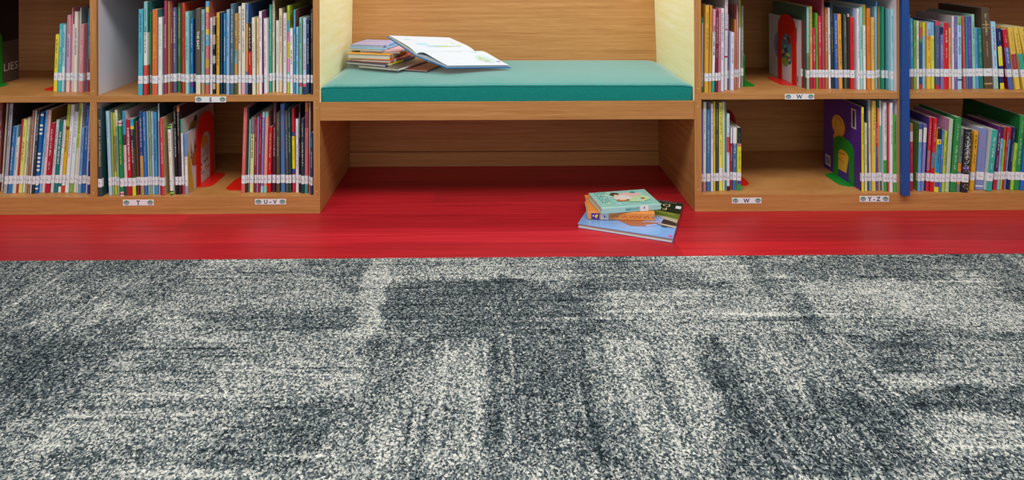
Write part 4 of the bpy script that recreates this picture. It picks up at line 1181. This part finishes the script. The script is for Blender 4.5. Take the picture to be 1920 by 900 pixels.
land([(0, .27), (.15, .30), (.3, .355), (.3, .385), (.15, .335), (0, .31)], 'C4B090')
land([(0, .40), (.08, .44), (.3, .505), (.45, .555), (.45, .58), (.3, .565), (.1, .53), (0, .50)], 'BCB090')
arm = [(.60, .46), (.64, .60), (.58, .74), (.46, .82), (.33, .82), (.24, .76), (.20, .66), (.30, .70), (.40, .72), (.36, .62), (.30, .52), (.42, .58), (.50, .60), (.52, .46)]
poly(m, P, [(W1 * (a_ - .01), H1 * b_) for a_, b_ in [(.16, .50), (.62, .46), (.62, .70), (.5, .78), (.3, .80), (.18, .70)]], '9CACDC'); P.up()
for q4 in ([(.60, .46), (.66, .60), (.57, .62), (.53, .46)], [(.66, .60), (.60, .76), (.52, .70), (.57, .60)], [(.60, .76), (.46, .85), (.44, .74), (.53, .68)], [(.46, .85), (.30, .80), (.34, .72), (.46, .74)], [(.36, .80), (.16, .66), (.30, .68), (.42, .74)], [(.44, .78), (.24, .58), (.30, .58), (.48, .72)]):
    poly(m, P, [(W1 * a_, H1 * b_) for a_, b_ in q4], 'A86848'); P.up()
ell(m, P, W1 * .12, H1 * .72, W1 * .10, H1 * .012, '5A6470', 12, -.25); P.up(); ell(m, P, W1 * .12, H1 * .735, W1 * .035, H1 * .025, '404850', 12); P.up()
ell(m, P, W1 * .03, H1 * .955, W1 * .018, H1 * .028, 'F03C98', 12); P.up()
poly(m, P, [(.003, .03), (.019, .03), (.019, .053), (.003, .053)], 'E4E4E8'); P.up()
for s_, z_, y_, sz_ in (('FE', H1 * .205, .040, .031), ('DIN', H1 * .095, .034, .031)):
    text_faces(s_, sz_, m, lambda u, v, y_=y_, z_=z_: P(y_ + u * 1.15, z_ + v), 'D8CC98', False); P.up()
x_ = .02
for i in range(14):
    poly(m, P, [(x_, H1 * .035), (x_ + .004, H1 * .035), (x_ + .004, H1 * .035 + .004), (x_, H1 * .035 + .004)], '8C9080'); x_ += .0065 if i != 6 else .012
m.build('cover_picture', M['ink'], big)['label'] = 'printed water, bank and duck picture with gold letters'

t2 = .0235; zb2 = t1 + .0004
L2, R2 = on_z(1102.5, 411.7, zb2), on_z(1227.8, 414.6, zb2); zd = (R2 - L2); zd.z = 0; H2 = zd.length; zd.normalize(); yd2 = Vector((-zd.y, zd.x, 0))
rec = dict(col='E89448', cover='E08C3C', bands=[], title='-')
mid = lay(rec, t2, .132, H2, (L2.x, L2.y, zb2 + t2), yd2, zd, 'thick orange paperback in the middle of the floor stack', FG, (H2 * .19, H2 * .31), 'cover', False)
m = MB(); y = -.0005
q3 = lambda x0, x1, z0, z1, c: m.quad([(x0, y, z0), (x1, y, z0), (x1, y, z1), (x0, y, z1)], c)
q3(t2 * .18, t2 * .92, H2 * .05, H2 * .17, '5A3090'); y = -.0007
m.quad([(t2 * .55 + .0055 * math.cos(-i * .5), y, H2 * .132 + .0055 * math.sin(-i * .5)) for i in range(9)][::-1], 'E8D84C'); m.quad([(t2 * .5 + .0025 * math.cos(i), y, H2 * .08 + .0025 * math.sin(i)) for i in range(6)][::-1], 'E8E0F0')
rn = random.Random(4); zz = H2 * .36
for wl, cc in ((4, 'C86838'), (3, 'C86838'), (6, 'C87040'), (3, 'C06038'), (5, '8C8890')):
    for i in range(wl):
        q3(t2 * .38, t2 * .62, zz, zz + .0014, cc); q3(t2 * .38 if i % 2 else t2 * .55, t2 * .45 if i % 2 else t2 * .62, zz, zz + .0042, cc); zz += .0058
    zz += .006
m.build('spine_title', M['ink'], mid)

t3 = .0185; zb3 = zb2 + t2 + .0004
L3, R3 = on_z(1128, 402.3, zb3), on_z(1238.7, 393.6, zb3); zd = (L3 - R3); zd.z = 0; H3 = zd.length; zd.normalize(); yd3 = Vector((zd.y, -zd.x, 0))
if yd3.y < 0: yd3 = -yd3
bk = on_z(1201.7, 354.9, zb3 + t3); W3 = abs((bk - R3).dot(yd3))
rec = dict(col='A4D4CC', cover='A0D6C8', bands=[], title='-')
topb = lay(rec, t3, W3, H3, (R3.x, R3.y, zb3), yd3, zd, 'mint green hardback with a printed girl on top of the floor stack', FG, (H3 * .21, H3 * .35), 'gloss', False)
m = MB(); P = Lay(lambda u, v, e: (t3 + e, u, v)); rn = random.Random(9)
for i in range(40):
    ell(m, P, W3 * rn.uniform(.14, .92), H3 * rn.uniform(.08, .92), W3 * rn.uniform(.03, .1), H3 * rn.uniform(.02, .07), rn.choice(['8CCCBC', 'B8DCB8', '98D0D0', 'B4DCC4', '84C8B8']), 10); P.up()
ell(m, P, W3 * .42, H3 * .32, W3 * .22, H3 * .26, 'BCD8A4'); P.up()
ell(m, P, W3 * .66, H3 * .40, W3 * .16, H3 * .24, 'E0B8B0', rot=.15); P.up()
ell(m, P, W3 * .50, H3 * .52, W3 * .19, H3 * .15, 'DCD8D0'); P.up()
ell(m, P, W3 * .76, H3 * .60, W3 * .10, H3 * .08, '58402F', rot=.3); P.up()
ell(m, P, W3 * .66, H3 * .59, W3 * .07, H3 * .04, 'E4C0A0'); P.up()
ell(m, P, W3 * .36, H3 * .55, W3 * .08, H3 * .11, 'D07A3C'); P.up(); ell(m, P, W3 * .40, H3 * .53, W3 * .05, H3 * .07, 'ECD0B8'); P.up()
ell(m, P, W3 * .33, H3 * .47, W3 * .03, H3 * .04, '4A3428'); P.up(); ell(m, P, W3 * .38, H3 * .2, W3 * .05, H3 * .035, 'B0503C'); P.up()
ell(m, P, W3 * .8, H3 * .27, W3 * .05, H3 * .05, '348C88'); P.up()
for r_ in range(5):                                   # worn lettering down the left of the cover
    for i in range(6):
        u_ = W3 * (.88 - .12 * i - .03 * (r_ % 2)); v_ = H3 * (.90 - .042 * r_)
        if rn.random() < .75: poly(m, P, [(u_, v_), (u_ + W3 * .07, v_), (u_ + W3 * .07, v_ + H3 * rn.uniform(.008, .02)), (u_, v_ + H3 * .008)], rn.choice(['2E9088', '48A098', '3A8C90'])); P.up()
y = -.0005
for i in range(14):
    z0 = H3 * (.37 + .0165 * i); hh_ = t3 * rn.uniform(.3, .46); m.quad([(t3 * .3, y, z0), (t3 * .3 + hh_, y, z0), (t3 * .3 + hh_, y, z0 + H3 * .010), (t3 * .3, y, z0 + H3 * .010)], '1E8C98' if i > 8 else '6CA8A0')
m.build('cover_picture', M['ink'], topb)['label'] = 'printed girl in a pink shawl'

# ------------------------------------------------------------------ light
def area(name, loc, rot, sx, sy, power, col=(1, 1, 1)):
    l = bpy.data.lights.new(name, 'AREA'); l.shape = 'RECTANGLE'; l.size = sx; l.size_y = sy; l.energy = power; l.color = col
    o = bpy.data.objects.new(name, l); COL.objects.link(o); o.location = loc; o.rotation_euler = rot; return o
print('BE', {k: round(v, 3) for k, v in dict(D=xr('D'), G=xl('G'), J=xl('J'), py=p.y, qy=q_.y).items()})
area('ceiling_light', (0, -1.55, 2.75), (math.radians(-8), 0, 0), 4.6, 1.0, 128, (1, .985, .96))
area('nook_light', (.22, .36, 1.45), (math.radians(-14), 0, 0), .8, .10, 8.5, (1, .98, .95))
area('front_fill_light', (-.2, -4.2, 1.9), (math.radians(76), 0, 0), 4.5, 1.6, 24, (.96, .98, 1))  # unseen fill behind the camera, added to brighten the shelf interiors
wd_ = bpy.data.worlds.new('World'); scn.world = wd_; wd_.use_nodes = True
wd_.node_tree.nodes['Background'].inputs[0].default_value = (.95, .97, 1, 1); wd_.node_tree.nodes['Background'].inputs[1].default_value = .26
scn.view_settings.view_transform = 'Standard'; scn.view_settings.look = 'None'; scn.view_settings.gamma = 1; scn.view_settings.use_curve_mapping = False
scn.view_settings.exposure = 0.0
